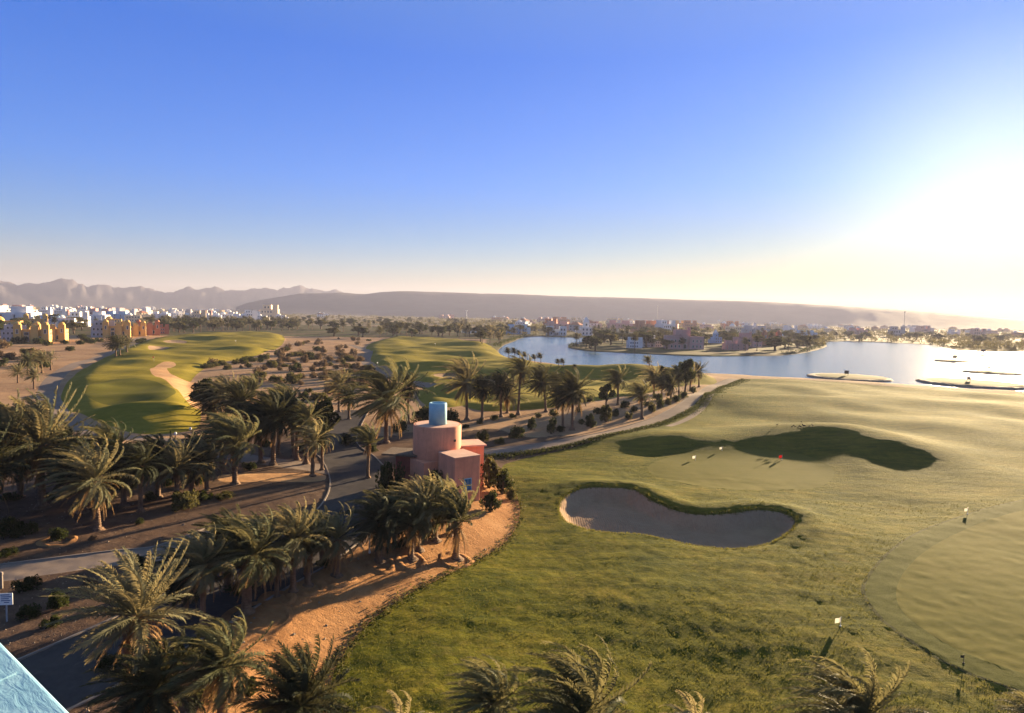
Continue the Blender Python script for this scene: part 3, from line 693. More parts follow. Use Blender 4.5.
# ------------------------------------------------------------------ palms one by one
gB = 'date palms along the sandy bank beside the lawn'
PALMS = [
 (246, 613, 251, 556, 46, 'wind_a', 'tall windswept palm at the near end of the sandy bank row inside a raised ring', gB, 1, 2),
 (277, 596, 276, 563, 17, 'tuft', 'short scruffy date palm with brown dry leaves, second along the sandy bank', gB, 1, 1),
 (293, 592, 292, 540, 34, 'pale', 'sunlit pale date palm with tall upright leaves, third along the sandy bank', gB, 0, 1),
 (308, 585, 308, 552, 25, 'up', 'low date palm with a V of bare leaf stalks, fourth along the sandy bank', gB, 2, 0),
 (336, 575, 336, 540, 27, 'tuft', 'thin date palm with drooping leaf tips, last before the gap in the bank row', gB, 0, 1),
 (379, 560, 377, 524, 33, 'dark', 'dark shaded date palm beside the white post on the sandy bank', gB, 0, 0),
 (411, 558, 411, 524, 33, 'wind_b', 'windswept date palm in a sand ring below the flat porch roof', gB, 0, 0),
 (418, 549, 417, 513, 34, 'pale', 'sunlit palm with a crest of pale leaves in the clump below the pink building', gB, 0, 1),
 (435, 540, 434, 507, 29, 'full', 'full crowned palm at the back of the clump below the pink building', gB, 0, 0),
 (456, 558, 457, 522, 28, 'up', 'upright sunlit palm in the sand ring nearest the blue window', gB, 0, 0),
 (448, 534, 447, 507, 20, 'tuft', 'slim palm squeezed between two fuller ones by the pink wall', gB, 2, 1),
 (126, 735, 136, 616, 58, 'star', 'big spiky date palm with radiating pale leaves right of the blue parapet', 'foreground date palms', 1, 2),
 (222, 748, 225, 668, 52, 'wind_a', 'foreground date palm with tall curling leaves in front of the sandy bank', 'foreground date palms', 1, 2),
 (300, 768, 302, 706, 50, 'dense', 'bushy dark date palm cut by the bottom edge beside the lawn corner', 'foreground date palms', 1, 0),
 (155, 760, 152, 692, 52, 'dark', 'shaded palm tucked under the big spiky one by the parapet', 'foreground date palms', 1, 0),
 (203, 628, 204, 566, 34, 'pale', 'scruffy palm with orange dry leaves next to the tall bank palm', 'foreground date palms', 1, 1),
 (580, 800, 580, 716, 70, 'wind_a', 'windswept palm top rising over the bottom edge in front of the lawn', 'palm tops along the bottom edge', 1, 1),
 (490, 790, 490, 704, 44, 'wind_b', 'smaller palm top left of its windswept neighbour at the bottom edge', 'palm tops along the bottom edge', 1, 1),
 (855, 800, 856, 722, 64, 'wind_a', 'palm top with silvery curling leaves below the lone white practice flag', 'palm tops along the bottom edge', 1, 1),
 (1030, 800, 1034, 726, 34, 'wind_b', 'palm top cut by the bottom right corner', 'palm tops along the bottom edge', 1, 1),
 (396, 792, 392, 737, 32, 'tuft', 'low palm tip showing between the bushy palm and the bottom edge palms', 'palm tops along the bottom edge', 1, 1),
 (690, 800, 690, 735, 30, 'tuft', 'small tan palm tip right of the windswept palm top', 'palm tops along the bottom edge', 1, 1),
 (42, 508, 42, 446, 47, 'star', 'big star shaped date palm with sunlit tips beside the left cart path', 'date palms left of the road', 0, 2),
 (-8, 512, 2, 442, 42, 'pale', 'palm half cut by the left edge with bright hanging stalks', 'date palms left of the road', 1, 0),
 (112, 497, 112, 450, 30, 'wind_b', 'tan sunlit palm leaning into the wind before the left green', 'date palms left of the road', 1, 1),
 (98, 530, 92, 482, 37, 'pale', 'low golden palm with arching side leaves and hanging dead ones', 'date palms left of the road', 1, 1),
 (141, 512, 143, 466, 25, 'dark', 'dark thin trunked palm between the tan palm and the green shrub', 'date palms left of the road', 2, 1),
 (177, 500, 174, 468, 28, 'star', 'palm with a fan of pale upright leaves above the bright green shrub', 'date palms left of the road', 2, 1),
 (207, 490, 207, 464, 24, 'pale', 'small yellow tipped palm next to the windblown road palm', 'date palms left of the road', 2, 1),
 (235, 484, 235, 445, 36, 'wind_b', 'windblown palm with two bare stalks pointing right at the road edge', 'date palms left of the road', 2, 0),
 (226, 424, 226, 396, 20, 'pale', 'tan palm beside the dark leafy trees by the orange sand', 'palms beside the orange sand', 1, 1),
 (252, 416, 251, 391, 17, 'wind_b', 'light windswept palm behind the dark road island grove', 'palms beside the orange sand', 0, 1),
 (213, 424, 211, 404, 18, 'dark', 'low dark palm under the leafy trees by the orange sand', 'palms beside the orange sand', 0, 1),
 (261, 463, 256, 424, 25, 'dark', 'dark palm at the left end of the road island grove', 'palms on the road island', 0, 0),
 (273, 465, 272, 420, 26, 'dense', 'dense dark palm second from the left on the road island', 'palms on the road island', 0, 0),
 (278, 455, 281, 410, 23, 'dark', 'tall dark palm at the back of the road island', 'palms on the road island', 0, 1),
 (294, 457, 287, 408, 25, 'wind_b', 'leaning thin trunked palm with a pale windblown top on the road island', 'palms on the road island', 2, 1),
 (297, 460, 298, 417, 21, 'dark', 'straight dark palm in the middle of the road island grove', 'palms on the road island', 0, 1),
 (306, 464, 304, 422, 20, 'full', 'thick trunked palm near the right end of the road island', 'palms on the road island', 0, 0),
 (313, 476, 314, 442, 18, 'tuft', 'small palm with curled sunlit tips at the front of the road island', 'palms on the road island', 2, 1),
 (386, 443, 388, 401, 40, 'wind_a', 'large double stemmed palm with orange drooping leaves behind the pink drum', 'palms behind the pink building', 1, 2),
 (408, 424, 410, 388, 17, 'dark', 'dark palm partly behind the big double stemmed one', 'palms behind the pink building', 0, 1),
 (339, 412, 338, 386, 15, 'pale', 'small tidy palm beside the round dark tree', 'palms behind the pink building', 0, 1),
 (349, 419, 350, 398, 14, 'dark', 'small dark palm left of the big double stemmed one', 'palms behind the pink building', 0, 1),
 (368, 478, 369, 444, 15, 'up', 'short upright palm at the road corner by the porch', 'palms behind the pink building', 2, 1),
]
gC = 'palms in the grove between the pink building and the centre fairway'
PALMS += [
 (467, 420, 465, 383, 27, 'pale', 'broad pale palm just right of the blue chimney', gC, 0, 0),
 (482, 419, 482, 389, 18, 'dark', 'dark palm behind the broad pale one near the blue chimney', gC, 0, 1),
 (507, 413, 506, 396, 23, 'star', 'low light leaved palm with fanned leaves in the centre grove', gC, 2, 1),
 (501, 417, 500, 386, 18, 'dark', 'tall dark palm just behind the fanned light one', gC, 0, 1),
 (518, 415, 522, 372, 20, 'wind_b', 'tallest palm of the centre grove, its trunk leaning right', gC, 0, 1),
 (546, 412, 541, 382, 20, 'dark', 'dark palm leaning left beside the cart path grove', gC, 0, 1),
 (557, 408, 556, 384, 15, 'dark', 'smaller dark palm behind the left leaning one', gC, 0, 1),
 (572, 430, 572, 393, 23, 'dense', 'bulky dark palm standing closest to the path in the centre grove', gC, 1, 0),
 (563, 428, 561, 398, 17, 'dark', 'palm hugging the left side of the bulky dark one', gC, 0, 1),
 (618, 405, 617, 381, 17, 'wind_a', 'windswept feathery palm near the green hollow', gC, 0, 1),
 (642, 419, 641, 396, 18, 'wind_b', 'lone windswept palm on open sand beside the path', gC, 2, 0),
 (654, 398, 653, 379, 15, 'pale', 'tan palm behind the row of path side shrubs', gC, 0, 1),
 (671, 402, 670, 385, 13, 'dark', 'thin trunked palm midway along the right grove', gC, 0, 1),
 (679, 397, 677, 376, 12, 'full', 'palm just left of the tall dark tree', gC, 0, 1),
 (690, 391, 690, 376, 12, 'pale', 'palm just right of the tall dark tree', gC, 0, 1),
 (699, 387, 698, 371, 11, 'dark', 'last palm of the grove before the path reaches the lake', gC, 0, 1),
 (662, 399, 661, 383, 12, 'wind_b', 'small windswept palm in the middle of the right grove', gC, 0, 1),
 (650, 371, 648, 361, 7, 'wind_b', 'single small palm alone on the lake edge of the fairway', gC, 2, 1),
]
for k_, (bx, by, cy, hw, kd) in enumerate(((20, 498, 455, 32, 'dark'), (68, 492, 450, 28, 'dark'), (82, 512, 470, 28, 'dense'), (124, 506, 468, 26, 'dark'), (158, 497, 462, 24, 'dense'), (192, 492, 466, 22, 'dark'), (222, 470, 432, 22, 'dark'), (-20, 530, 470, 40, 'dense'), (240, 436, 404, 20, 'dense'), (196, 476, 452, 20, 'dark'), (322, 470, 436, 16, 'dark'))):
    palm_px(bx, by, bx, cy, hw, kd, 'shaded dark palm deep in the thicket left of the road', 'shaded palms deep in the thicket left of the road', 1, k_ % 3)
for k_, (bx, by, cy, hw, kd) in enumerate(((228, 590, 548, 32, 'dense'), (262, 580, 545, 28, 'dark'), (322, 562, 532, 22, 'dark'), (395, 545, 518, 24, 'dense'), (186, 618, 575, 34, 'dark'))):
    palm_px(bx, by, bx, cy, hw, kd, 'shaded dark palm behind the front row on the sandy bank', 'shaded palms behind the bank row', 1, k_ % 3)
for a in PALMS: palm_px(*((a[:4] + (a[4] * .9,) + a[5:]) if a[7] == gC else a))
gL = 'small palms along the lake edge of the centre fairway'
for bx, by, cy, hw in ((509, 358, 351.5, 3.2), (515, 359, 351.6, 3), (520, 359, 353.5, 2.6), (525.6, 360, 355, 2.6), (535, 363, 357.5, 2.5), (541, 363, 356.5, 3), (559, 366, 362, 2.4), (563.5, 367, 361.8, 2.6), (576, 371, 367.5, 2.3)):
    palm_px(bx, by, bx - 1, cy, hw * 1.25, 'dense', 'small palm in the row on the lake edge of the fairway', gL, None, 1, True)
gP = 'palms and bushes left of the cart path'
for bx, by, cy, hw, kd, lb in ((18, 383, 373, 9, 'star', 'rounded sunlit palm left of the path bend'), (34, 389, 376, 9, 'pale', 'leaning young palm at the edge of the path bend'), (42, 373, 360, 9, 'pale', 'palm in the golden clump above the path bend'),
                               (51, 370, 357, 6, 'tuft', 'thin palm standing right of the golden clump'), (38, 372, 360, 8, 'star', 'palm at the middle of the golden clump'), (28, 375, 362, 9, 'full', 'dark palm at the left of the golden clump'),
                               (116, 356, 344, 10, 'dark', 'tall palm by the far path corner below the yellow villas'), (120, 355, 345, 7, 'tuft', 'slender palm next to the tall corner palm'), (127, 352, 343, 8, 'pale', 'right hand palm of the far path corner trio')):
    palm_px(bx, by, bx, cy, hw, kd, lb, gP, 0, 1, True)

# ------------------------------------------------------------------ shrubs and trees one by one
for bx, by, hw, hp, kd, lb in (
   (390, 496, 17, 40, 'dark', 'large dark bush between the porch and the road'), (433, 494, 24, 30, 'dark', 'dark rounded hedge bush against the pink walls'), (489, 488, 14, 40, 'tallolive', 'tall olive bush rising at the corner of the pink block'),
   (502, 494, 12, 34, 'tall', 'tall green bush at the lawn edge beside the pink block'), (490, 512, 12, 30, 'tall', 'dense green bush in front of the tall olive one'), (510, 500, 6, 16, 'olive', 'little bush at the tip of the lawn edge'),
   (347, 445, 11, 13, 'dark', 'low dark bush on the sand by the road fork'), (517, 438, 10, 13, 'dark', 'rounded dark shrub on the sand below the centre grove'), (531, 430, 6, 16, 'tall', 'narrow dark shrub below the centre grove'), (551, 434, 7, 22, 'tall', 'tall dark shrub nearest the path below the grove'),
   (483, 441, 8, 14, 'olive', 'sparse shrub on the sand beside the pink wing'), (606, 422, 9, 22, 'tallolive', 'upright shrub beside the path under the feathery palm'), (591, 428, 7, 18, 'tall', 'dark egg shaped shrub at the path edge'), (628, 420, 6, 15, 'tallolive', 'light upright shrub between two palms on the path edge'),
   (652, 412, 5, 12, 'olive', 'round shrub in the middle of the path edge row'), (660, 408, 5, 11, 'dark', 'dark round shrub near the end of the path edge row'), (668, 405, 4, 9, 'olive', 'last small shrub of the path edge row'), (615, 416, 5, 8, 'olive', 'low shrub behind the path edge row'),
   (186, 508, 15, 22, 'olive', 'bright green shrub under the fan leaved palm'), (28, 590, 14, 16, 'dark', 'dark shrub above the white sign'), (60, 608, 13, 26, 'tall', 'tall dark shrub at the roadside right of the white sign'), (27, 618, 13, 14, 'dark', 'dark shrub beside the white sign'), (52, 626, 11, 12, 'dark', 'low dark shrub at the road edge below the sign'),
   (58, 540, 10, 15, 'dark', 'shrub growing in a brick planting ring on the shaded sand'), (12, 536, 14, 22, 'dark', 'big dark shrub at the left edge on the shaded sand'), (30, 534, 9, 13, 'dark', 'smaller dark shrub beside the big left edge one'), (140, 524, 5, 7, 'dark', 'tiny dark shrub on the shaded sand'), (92, 540, 5, 5, 'scrub', 'dry little shrub on the shaded sand'),
   (140, 573, 12, 26, 'tall', 'dark shrub behind the big spiky palm'), (88, 590, 13, 13, 'scrub', 'dry shrub left of the big spiky palm'), (204, 500, 10, 10, 'dark', 'dark shrub behind the scruffy orange palm'),
   (8, 420, 20, 20, 'olive', 'yellow green bush left of the cart path'), (32, 418, 16, 18, 'olive', 'golden bush at the side of the cart path'), (75, 452, 10, 10, 'dark', 'dark bush behind the star shaped palm'), (120, 486, 12, 12, 'dark', 'dark bush beneath the tan leaning palm'), (66, 480, 12, 12, 'olive', 'olive bush between the star shaped and golden palms'),
   (70, 351, 6, 5.5, 'dark', 'flat dark bush alone on red sand'), (349, 386, 8, 12, 'scrub', 'round tan bush beside the centre path'), (372, 452, 8, 8, 'dark', 'dark bush at the foot of the double stemmed palm'), (425, 424, 18, 20, 'dark', 'dark thicket behind the pink drum'), (448, 426, 14, 18, 'dark', 'dark thicket right of the blue chimney'),
   (357, 432, 9, 7, 'olive', 'low olive bush by the road fork'), (400, 432, 10, 14, 'dark', 'dark bush left of the pink drum')):
    shrub_px(bx, by, hw, hp, kd, lb, None)
for bx, by, hp, kd, lb, wd in ((324, 448, 52, 'dark', 'round evergreen tree behind the road island palms', .8), (204, 415, 40, 'dark', 'bushy leafy tree at the end of the orange sand', .9), (218, 412, 34, 'dark', 'smaller leafy tree beside the bushy one by the orange sand', .8), (606, 408, 26, 'dark', 'dark tree at the edge of the green hollow', .9),
                               (685, 396, 40, 'dark', 'tall dark tree towering over the right grove', .65), (663, 388, 24, 'dark', 'round dark tree left of the tall grove tree', .8), (669, 386, 20, 'dark', 'small round tree touching the tall grove tree', .8)):
    tree_px(bx, by, hp, kd, lb, None, wd)

_ur = np.random.default_rng(404)
for px, py in ((48, 500), (10, 500), (76, 486), (104, 508), (128, 488), (150, 500), (168, 486), (198, 484), (30, 470), (90, 470), (225, 498), (6, 556), (250, 470), (266, 446), (222, 440), (300, 452), (240, 592), (270, 574), (325, 566), (400, 548), (428, 536), (182, 600), (160, 590), (110, 668), (205, 700), (180, 660), (340, 716), (268, 716), (250, 690), (320, 700)):
    s_ = 7 + (py - 430) * .03; shrub_px(px, py, s_ * _ur.uniform(.8, 1.4), s_ * _ur.uniform(.8, 1.3), 'dark' if _ur.uniform() < .7 else 'olive', 'low bush in the undergrowth beneath the palms', 'undergrowth bushes beneath the palms')
for px, py in ((480, 424), (495, 420), (512, 418), (538, 418), (560, 432), (582, 424), (578, 412), (598, 414), (625, 408), (634, 412), (646, 406), (658, 400), (668, 396), (676, 402), (684, 398), (693, 393), (590, 402), (553, 416), (466, 428), (500, 444)):
    s_ = _ur.uniform(3.5, 7); shrub_px(px, py, s_, s_ * _ur.uniform(.9, 1.7), 'dark', 'dark bush among the trunks of the centre grove', 'bushes among the trunks of the centre grove')
# scattered scrub, ground plants and background trees
def scatter(n, box, fn, seed, avoid=(), mind=2.0, keep=None):
    rg = np.random.default_rng(seed); got = []; tries = 0
    while len(got) < n and tries < n * 40:
        tries += 1
        px, py = rg.uniform(box[0], box[2]), rg.uniform(box[1], box[3])
        if keep is not None and not keep(px, py): continue
        p = at(px, py)
        if any(inside(p[None], a)[0] for a in avoid): continue
        if any((p[0] - q[0]) ** 2 + (p[1] - q[1]) ** 2 < mind ** 2 for q in got): continue
        got.append(p); fn(px, py, rg)
AV = (FAIR_L, FAIR_C, FAIR_C2, PATH_C, PATH_L, LAKE, POND, ROAD, PATH_R, WASTE, LAWN, FOOT)
def f_scrub(px, py, rg):
    d = at(px, py)[1]; k = 'scrub' if rg.uniform() < .6 else ('olive' if rg.uniform() < .5 else 'dark'); w = rg.uniform(1.0, 2.6)
    lb = {'scrub': 'dry tan scrub bush on the sandy waste between the fairways', 'olive': 'olive green bush on the sandy waste between the fairways', 'dark': 'dark green bush on the sandy waste between the fairways'}[k]
    shrub_px(px, py, w * F_ / d, w * rg.uniform(.9, 1.5) * F_ / d, k, lb, 'bushes on the waste ground between the fairways')
scatter(95, (196, 338, 372, 402), f_scrub, 101, AV, 1.1, lambda x, y: math.sin(x * .13 + y * .4) + math.sin(x * .071 - y * .9) > -.1 and (y < 372 or x > 250) and not (y > 385 and x < 300))
scatter(60, (262, 342, 366, 396), lambda px, py, rg: shrub_px(px, py, rg.uniform(3, 7), rg.uniform(3, 7), 'scrub' if rg.uniform() < .75 else 'olive', 'low dry scrub clump in the dense patch beside the centre path', 'dry scrub beside the centre path'), 131, AV, 1.2, lambda x, y: abs(y - (345 + (x - 262) * .33)) < 17)
scatter(16, (200, 358, 266, 368), lambda x, y, rg: shrub_px(x, 368.5 - (x - 200) * .15 + rg.uniform(-1, 1), 4.5, 5.5, 'olive' if rg.uniform() < .4 else 'dark', 'rounded bush in the row bordering the left fairway', 'row of bushes bordering the left fairway'), 102, (), 3)
def f_left(px, py, rg):
    k = rg.choice(['dark', 'olive', 'scrub', 'dark']); h = rg.uniform(5, 11)
    shrub_px(px, py, h * .9, h, k, {'dark': 'dark bush on the red sand below the yellow villas', 'olive': 'olive bush on the red sand below the yellow villas', 'scrub': 'dry bush on the red sand below the yellow villas'}[k], 'bushes below the yellow villas')
scatter(26, (-20, 340, 48, 378), f_left, 103, AV, 5)
scatter(10, (44, 338, 100, 346), lambda x, y, rg: shrub_px(x, y, 5, 5, 'dark', 'dark bush in the villa gardens beyond the red sand', 'bushes below the yellow villas'), 104, AV, 6)
scatter(12, (120, 341, 148, 352), lambda x, y, rg: shrub_px(x, y, 4, 4.5, 'olive' if rg.uniform() < .4 else 'dark', 'low bush along the far cart path', 'low bushes along the far cart path'), 114, (FAIR_L, PATH_L), 3)
# belts of trees
def f_belt(px, py, rg):
    d = at(px, py)[1]
    if rg.uniform() < .62:
        h = rg.uniform(4.5, 8.5); s = rg.uniform(1.2, 1.7); k = rg.choice(['dark', 'full', 'dense', 'pale'])
        g = hit(px, py); palm(tuple(g), h, s, k, 'palm in the tree belt beyond the fairways' + (' with a pale crown' if k == 'pale' else ' with a dark crown'), 'palms of the tree belt beyond the fairways', None, 1, None, (0, 0), True)
    else:
        k = 'dark' if rg.uniform() < .6 else 'olive'
        tree_px(px, py, rg.uniform(7, 11) * F_ / d, k, 'dark round tree in the belt beyond the fairways' if k == 'dark' else 'olive toned tree in the belt beyond the fairways', 'trees of the belt beyond the fairways', rg.uniform(1.3, 2.0))
scatter(135, (160, 323, 300, 334.5), f_belt, 105, AV, 4.5, lambda x, y: y < 333.5 - (x - 166) * .02)
scatter(110, (290, 320, 520, 338), f_belt, 106, AV, 7, lambda x, y: not (330 < y and 300 < x < 330))
scatter(24, (478, 331, 502, 346), f_belt, 107, (LAKE, FAIR_C), 5)
scatter(30, (385, 331, 490, 337.5), f_belt, 109, AV, 5)
scatter(40, (-30, 318, 170, 337), f_belt, 108, AV, 16)
# peninsula and far shore planting
def f_shore(px, py, rg):
    h = rg.uniform(6, 11); d = at(px, py)[1]
    if rg.uniform() < .35: g = hit(px, py); palm(tuple(g), h * .8, 1.35, rg.choice(['dark', 'dense']), 'dark palm in the gardens along the lake shore', 'garden trees along the lake shore', None, 1, None, (0, 0), True)
    else: tree_px(px, py, h * F_ / d, 'dark' if rg.uniform() < .7 else 'olive', 'leafy garden tree on the lake shore', 'garden trees along the lake shore', rg.uniform(1.4, 2.2))
scatter(75, (574, 340, 820, 352.5), f_shore, 110, (LAKE,), 8)
scatter(40, (505, 331, 700, 337), f_shore, 111, (LAKE,), 12)
scatter(80, (600, 330, 1060, 346), f_shore, 112, (LAKE,), 16)

# ------------------------------------------------------------------ pink building
WT = Tp(-6.3, 68) 
hb = empty('pink_building', (0, 0, WT)); tag(hb, 'pink plaster building with a round drum, a square block and a pale blue chimney', 'building')
rot = R(36)
cx, cy = -5.69 + 1.58 * math.cos(rot) - 1.75 * math.sin(rot), 65.7 + 1.58 * math.sin(rot) + 1.75 * math.cos(rot)
mb = MB(); mb.box((cx, cy, -.8), (3.16, 3.5, 5.4), rot); mb.box((cx, cy, 4.6), (3.24, 3.58, .14), rot, 1)
blk = inst('block', bevel(mb.mesh('block', [M['pink'], M['pink_roof']]), .05), hb)
DX, DY = -8.25, 71.6
mb = MB(); mb.lathe((DX, DY, -.6), [(2.7, 0), (2.7, 7.75), (2.65, 7.85), (2.45, 7.85)], 64); mb.lathe((DX, DY, 7.22), [(2.44, 0), (2.44, .045)], 48, 1)
dm = mb.mesh('drum', [M['pink'], M['pink_roof']], False); 
for p in dm.polygons: p.use_smooth = abs(p.normal.z) < .5
inst('drum', dm, hb)
mb = MB(); mb.lathe((DX + .05, DY - .1, 7.25), [(1.0, 0), (1.0, 2.35), (.95, 2.42), (.82, 2.42), (.82, 2.25)], 40)
ch = mb.mesh('chimney', M['blue']); 
for p in ch.polygons: p.use_smooth = abs(p.normal.z) < .5
inst('chimney', ch, hb)
# small vent hole in the drum
va = R(-38); mb = MB(); mb.box((DX + 2.7 * math.cos(va), DY + 2.7 * math.sin(va), 5.6), (.16, .28, .24), va); inst('vent', mb.mesh('vent', M['poledark']), hb)
# wings
mb = MB(); mb.box((DX + 3.3, DY + 2.4, -.8), (3.0, 3.2, 5.4), R(20)); inst('side_wing', mb.mesh('side_wing', M['pink']), hb)
mb = MB(); mb.box((DX + 3.4, DY + 2.2, 4.6), (3.4, 3.4, .16), R(20)); inst('wing_roof', mb.mesh('wing_roof', M['pink_roof']), hb)
mb = MB(); mb.box((DX - 3.1, DY + .5, -.8), (2.6, 2.6, 4.6), R(-8)); inst('porch_wall', mb.mesh('porch_wall', M['red_wall']), hb)
mb = MB(); mb.box((DX - 3.7, DY + .2, 3.8), (4.2, 3.6, .2), R(-8)); inst('porch_roof', mb.mesh('porch_roof', M['bark']), hb)
mb = MB(); mb.box((DX - .6, DY - 1.6, -.8), (3.2, 3.2, 4.4), rot); inst('link_wall', mb.mesh('link_wall', M['pink']), hb)
# window on the shaded face of the block
fx = np.array([math.cos(rot), math.sin(rot)]); fn = np.array([math.sin(rot), -math.cos(rot)])
wc = np.array([-5.69, 65.7]) + fx * 1.6
wz = 1.17
mb = MB(); c = wc + fn * .0; mb.box((c[0], c[1], wz), (.78, .10, 1.15), rot); win = inst('window', mb.mesh('window', M['shutter']), hb)
mb = MB()
for u, z, sx_, sz in ((-.425, wz - .05, .07, 1.27), (.425, wz - .05, .07, 1.27), (0, wz + 1.15, .78, .07), (0, wz + .02, .03, 1.12)):
    q = wc + fx * u + fn * .045; mb.box((q[0], q[1], z), (sx_, .06, sz), rot)
inst('frame', mb.mesh('frame', M['blue']), win)
mb = MB(); q = wc + fn * .10; mb.box((q[0], q[1], wz - .13), (1.05, .2, .07), rot); inst('sill', mb.mesh('sill', M['pink_roof']), win)

# ------------------------------------------------------------------ houses
CLR = ['white', 'cream', 'ochre', 'terra', 'rose', 'bluewash', 'greywash']
def house_parts(kind):
    """list of (part, MB, glass?) for a house standing on z=0, front towards -y"""
    wl, rf = MB(), MB(); wins = []
    def blk_(x, y, sx, sy, h, z=0.0, par=True):
        wl.box((x, y, z - (1.0 if z == 0 else 0)), (sx, sy, h + (1.0 if z == 0 else 0)))
        if par:
            for ax, ay, bx, by in ((0, -1, sx, .22), (0, 1, sx, .22), (-1, 0, .22, sy - .44), (1, 0, .22, sy - .44)):
                wl.box((x + ax * (sx / 2 - .11), y + ay * (sy / 2 - .11), z + h), (bx, by, .5))
    def row(x0, x1, y, z, n, w=1.0, h=1.4, face='y'):
        for i in range(n):
            t = x0 + (x1 - x0) * (i + .5) / n
            wins.append(((t, y, z), (w, .14, h)) if face == 'y' else ((y, t, z), (.14, w, h)))
    if kind == 0:
        blk_(0, 0, 12, 10, 6.4); blk_(-2, 1.5, 6, 6, 3.2, 6.4); blk_(4.6, -3.6, 3.4, 3.4, 9.6)
        row(-5.5, 2.5, -5, 1.1, 4); row(-5.5, 2.5, -5, 4.2, 4); row(-4.5, 4.5, 6, 4.2, 3, face='x'); row(-4.5, 4.5, -6, 1.2, 3, face='x'); row(-4.2, .2, -1.5, 7.5, 2)
    elif kind == 1:
        blk_(0, 0, 14, 9, 6.2); blk_(8.5, -1, 5, 6, 3.6); rf.lathe((-3, 0, 6.2), [(2.7, 0), (2.7, .5), (2.5, 1.3), (1.9, 2.2), (1.0, 2.8), (.15, 3.05)], 16)
        row(-6, 6, -4.5, 1.1, 5); row(-6, 6, -4.5, 4.1, 5); row(-3.5, 3.5, -7, 4.1, 3, face='x')
    elif kind == 2:
        blk_(0, 0, 24, 8, 6.2); blk_(-7, 1, 6, 5, 2.8, 6.2); blk_(5, 1, 7, 5, 2.8, 6.2)
        for x in (-9, -3, 3, 9): blk_(x, -4.9, 2.6, 2.0, 5.4)
        row(-11.5, 11.5, -4, 1.1, 8); row(-11.5, 11.5, -4, 4.1, 8); row(-3, 3, 12, 4, 2, face='x')
    elif kind == 3:
        blk_(0, 0, 11, 9, 5.8, par=False); rf.box((0, 0, 5.8), (12, 10, 2.6), taper=.12); blk_(6.5, 2, 4, 5, 3.4)
        row(-5, 5, -4.5, 1.1, 3); row(-5, 5, -4.5, 3.8, 3); row(-3.5, 3.5, 5.5, 3.9, 2, face='x')
    elif kind == 4:
        blk_(0, 1, 13, 9, 5.6)
        for x in (-5, 1.2, 5.2):
            blk_(x, -3.4, 2.8, 2.6, 8.4 if x != 1.2 else 7.2, par=False)
            rf.lathe((x, -3.4, 8.4 if x != 1.2 else 7.2), [(1.38, 0), (1.3, .5), (1.0, .95), (.5, 1.25), (.1, 1.35)], 12, 0)
        row(-3.2, -.4, -3.5, 1.0, 1, 1.6, 2.0); row(-3.2, -.4, -3.5, 3.7, 1, 1.6, 1.3); row(2.8, 3.7, -3.5, 1.0, 1, .8, 2.0); row(-5.6, -4.4, -4.7, 4.5, 1, .7, 1.8); row(4.6, 5.8, -4.7, 4.5, 1, .7, 1.8); row(-2.5, 4.5, 6.5, 3.6, 3, face='x')
    elif kind == 5:                         # big waterfront villa
        blk_(-6.5, 0, 9, 9, 7.8); blk_(6.8, 0, 9, 9, 7.4); blk_(0, 1, 5, 8, 8.4); blk_(-1, 2.5, 8, 5, 3.0, 8.4); blk_(4, 2, 1.6, 1.6, 5.2, 7.4)
        row(-10, -3, -4.5, 1.1, 3); row(-10, -3, -4.5, 4.4, 3); row(3.4, 10.4, -4.5, 1.1, 3); row(3.4, 10.4, -4.5, 4.4, 3); row(-1.6, 1.6, -3, .4, 1, 1.8, 2.6); row(-1.6, 1.6, -3, 4.6, 1, 1.8, 1.8)
    elif kind == 6:                         # twin fronted house with an open terrace
        blk_(-6, 0, 6.4, 8, 8.2); blk_(6, 0, 6.4, 8, 8.2); blk_(0, 1.6, 5.6, 5, 5.4); wl.box((0, -2.4, 2.9), (5.6, 3.0, .25)); wl.box((-1.6, -3.7, -1), (.4, .4, 3.9)); wl.box((1.6, -3.7, -1), (.4, .4, 3.9))
        row(-8.6, -3.4, -4, 1.0, 2, 1.3, 1.9); row(-8.6, -3.4, -4, 4.6, 2, 1.3, 1.9); row(3.4, 8.6, -4, 1.0, 2, 1.3, 1.9); row(3.4, 8.6, -4, 4.6, 2, 1.3, 1.9); row(-2.2, 2.2, -.9, .5, 2, 1.2, 2.1)
    elif kind == 7:                         # house with a pointed white turret
        blk_(0, 0, 9, 8, 6); blk_(0, 1.5, 4.2, 4.2, 4.2, 6, False); rf.box((0, 1.5, 10.2), (4.6, 4.6, 4.4), taper=.1); blk_(-6.3, 0, 3.6, 6, 3.6)
        row(-4, 4, -4, 1.0, 3); row(-4, 4, -4, 3.9, 3); row(-1.4, 1.4, -.6, 7.4, 1, 1.2, 1.6)
    return wl, rf, wins
HM = {}
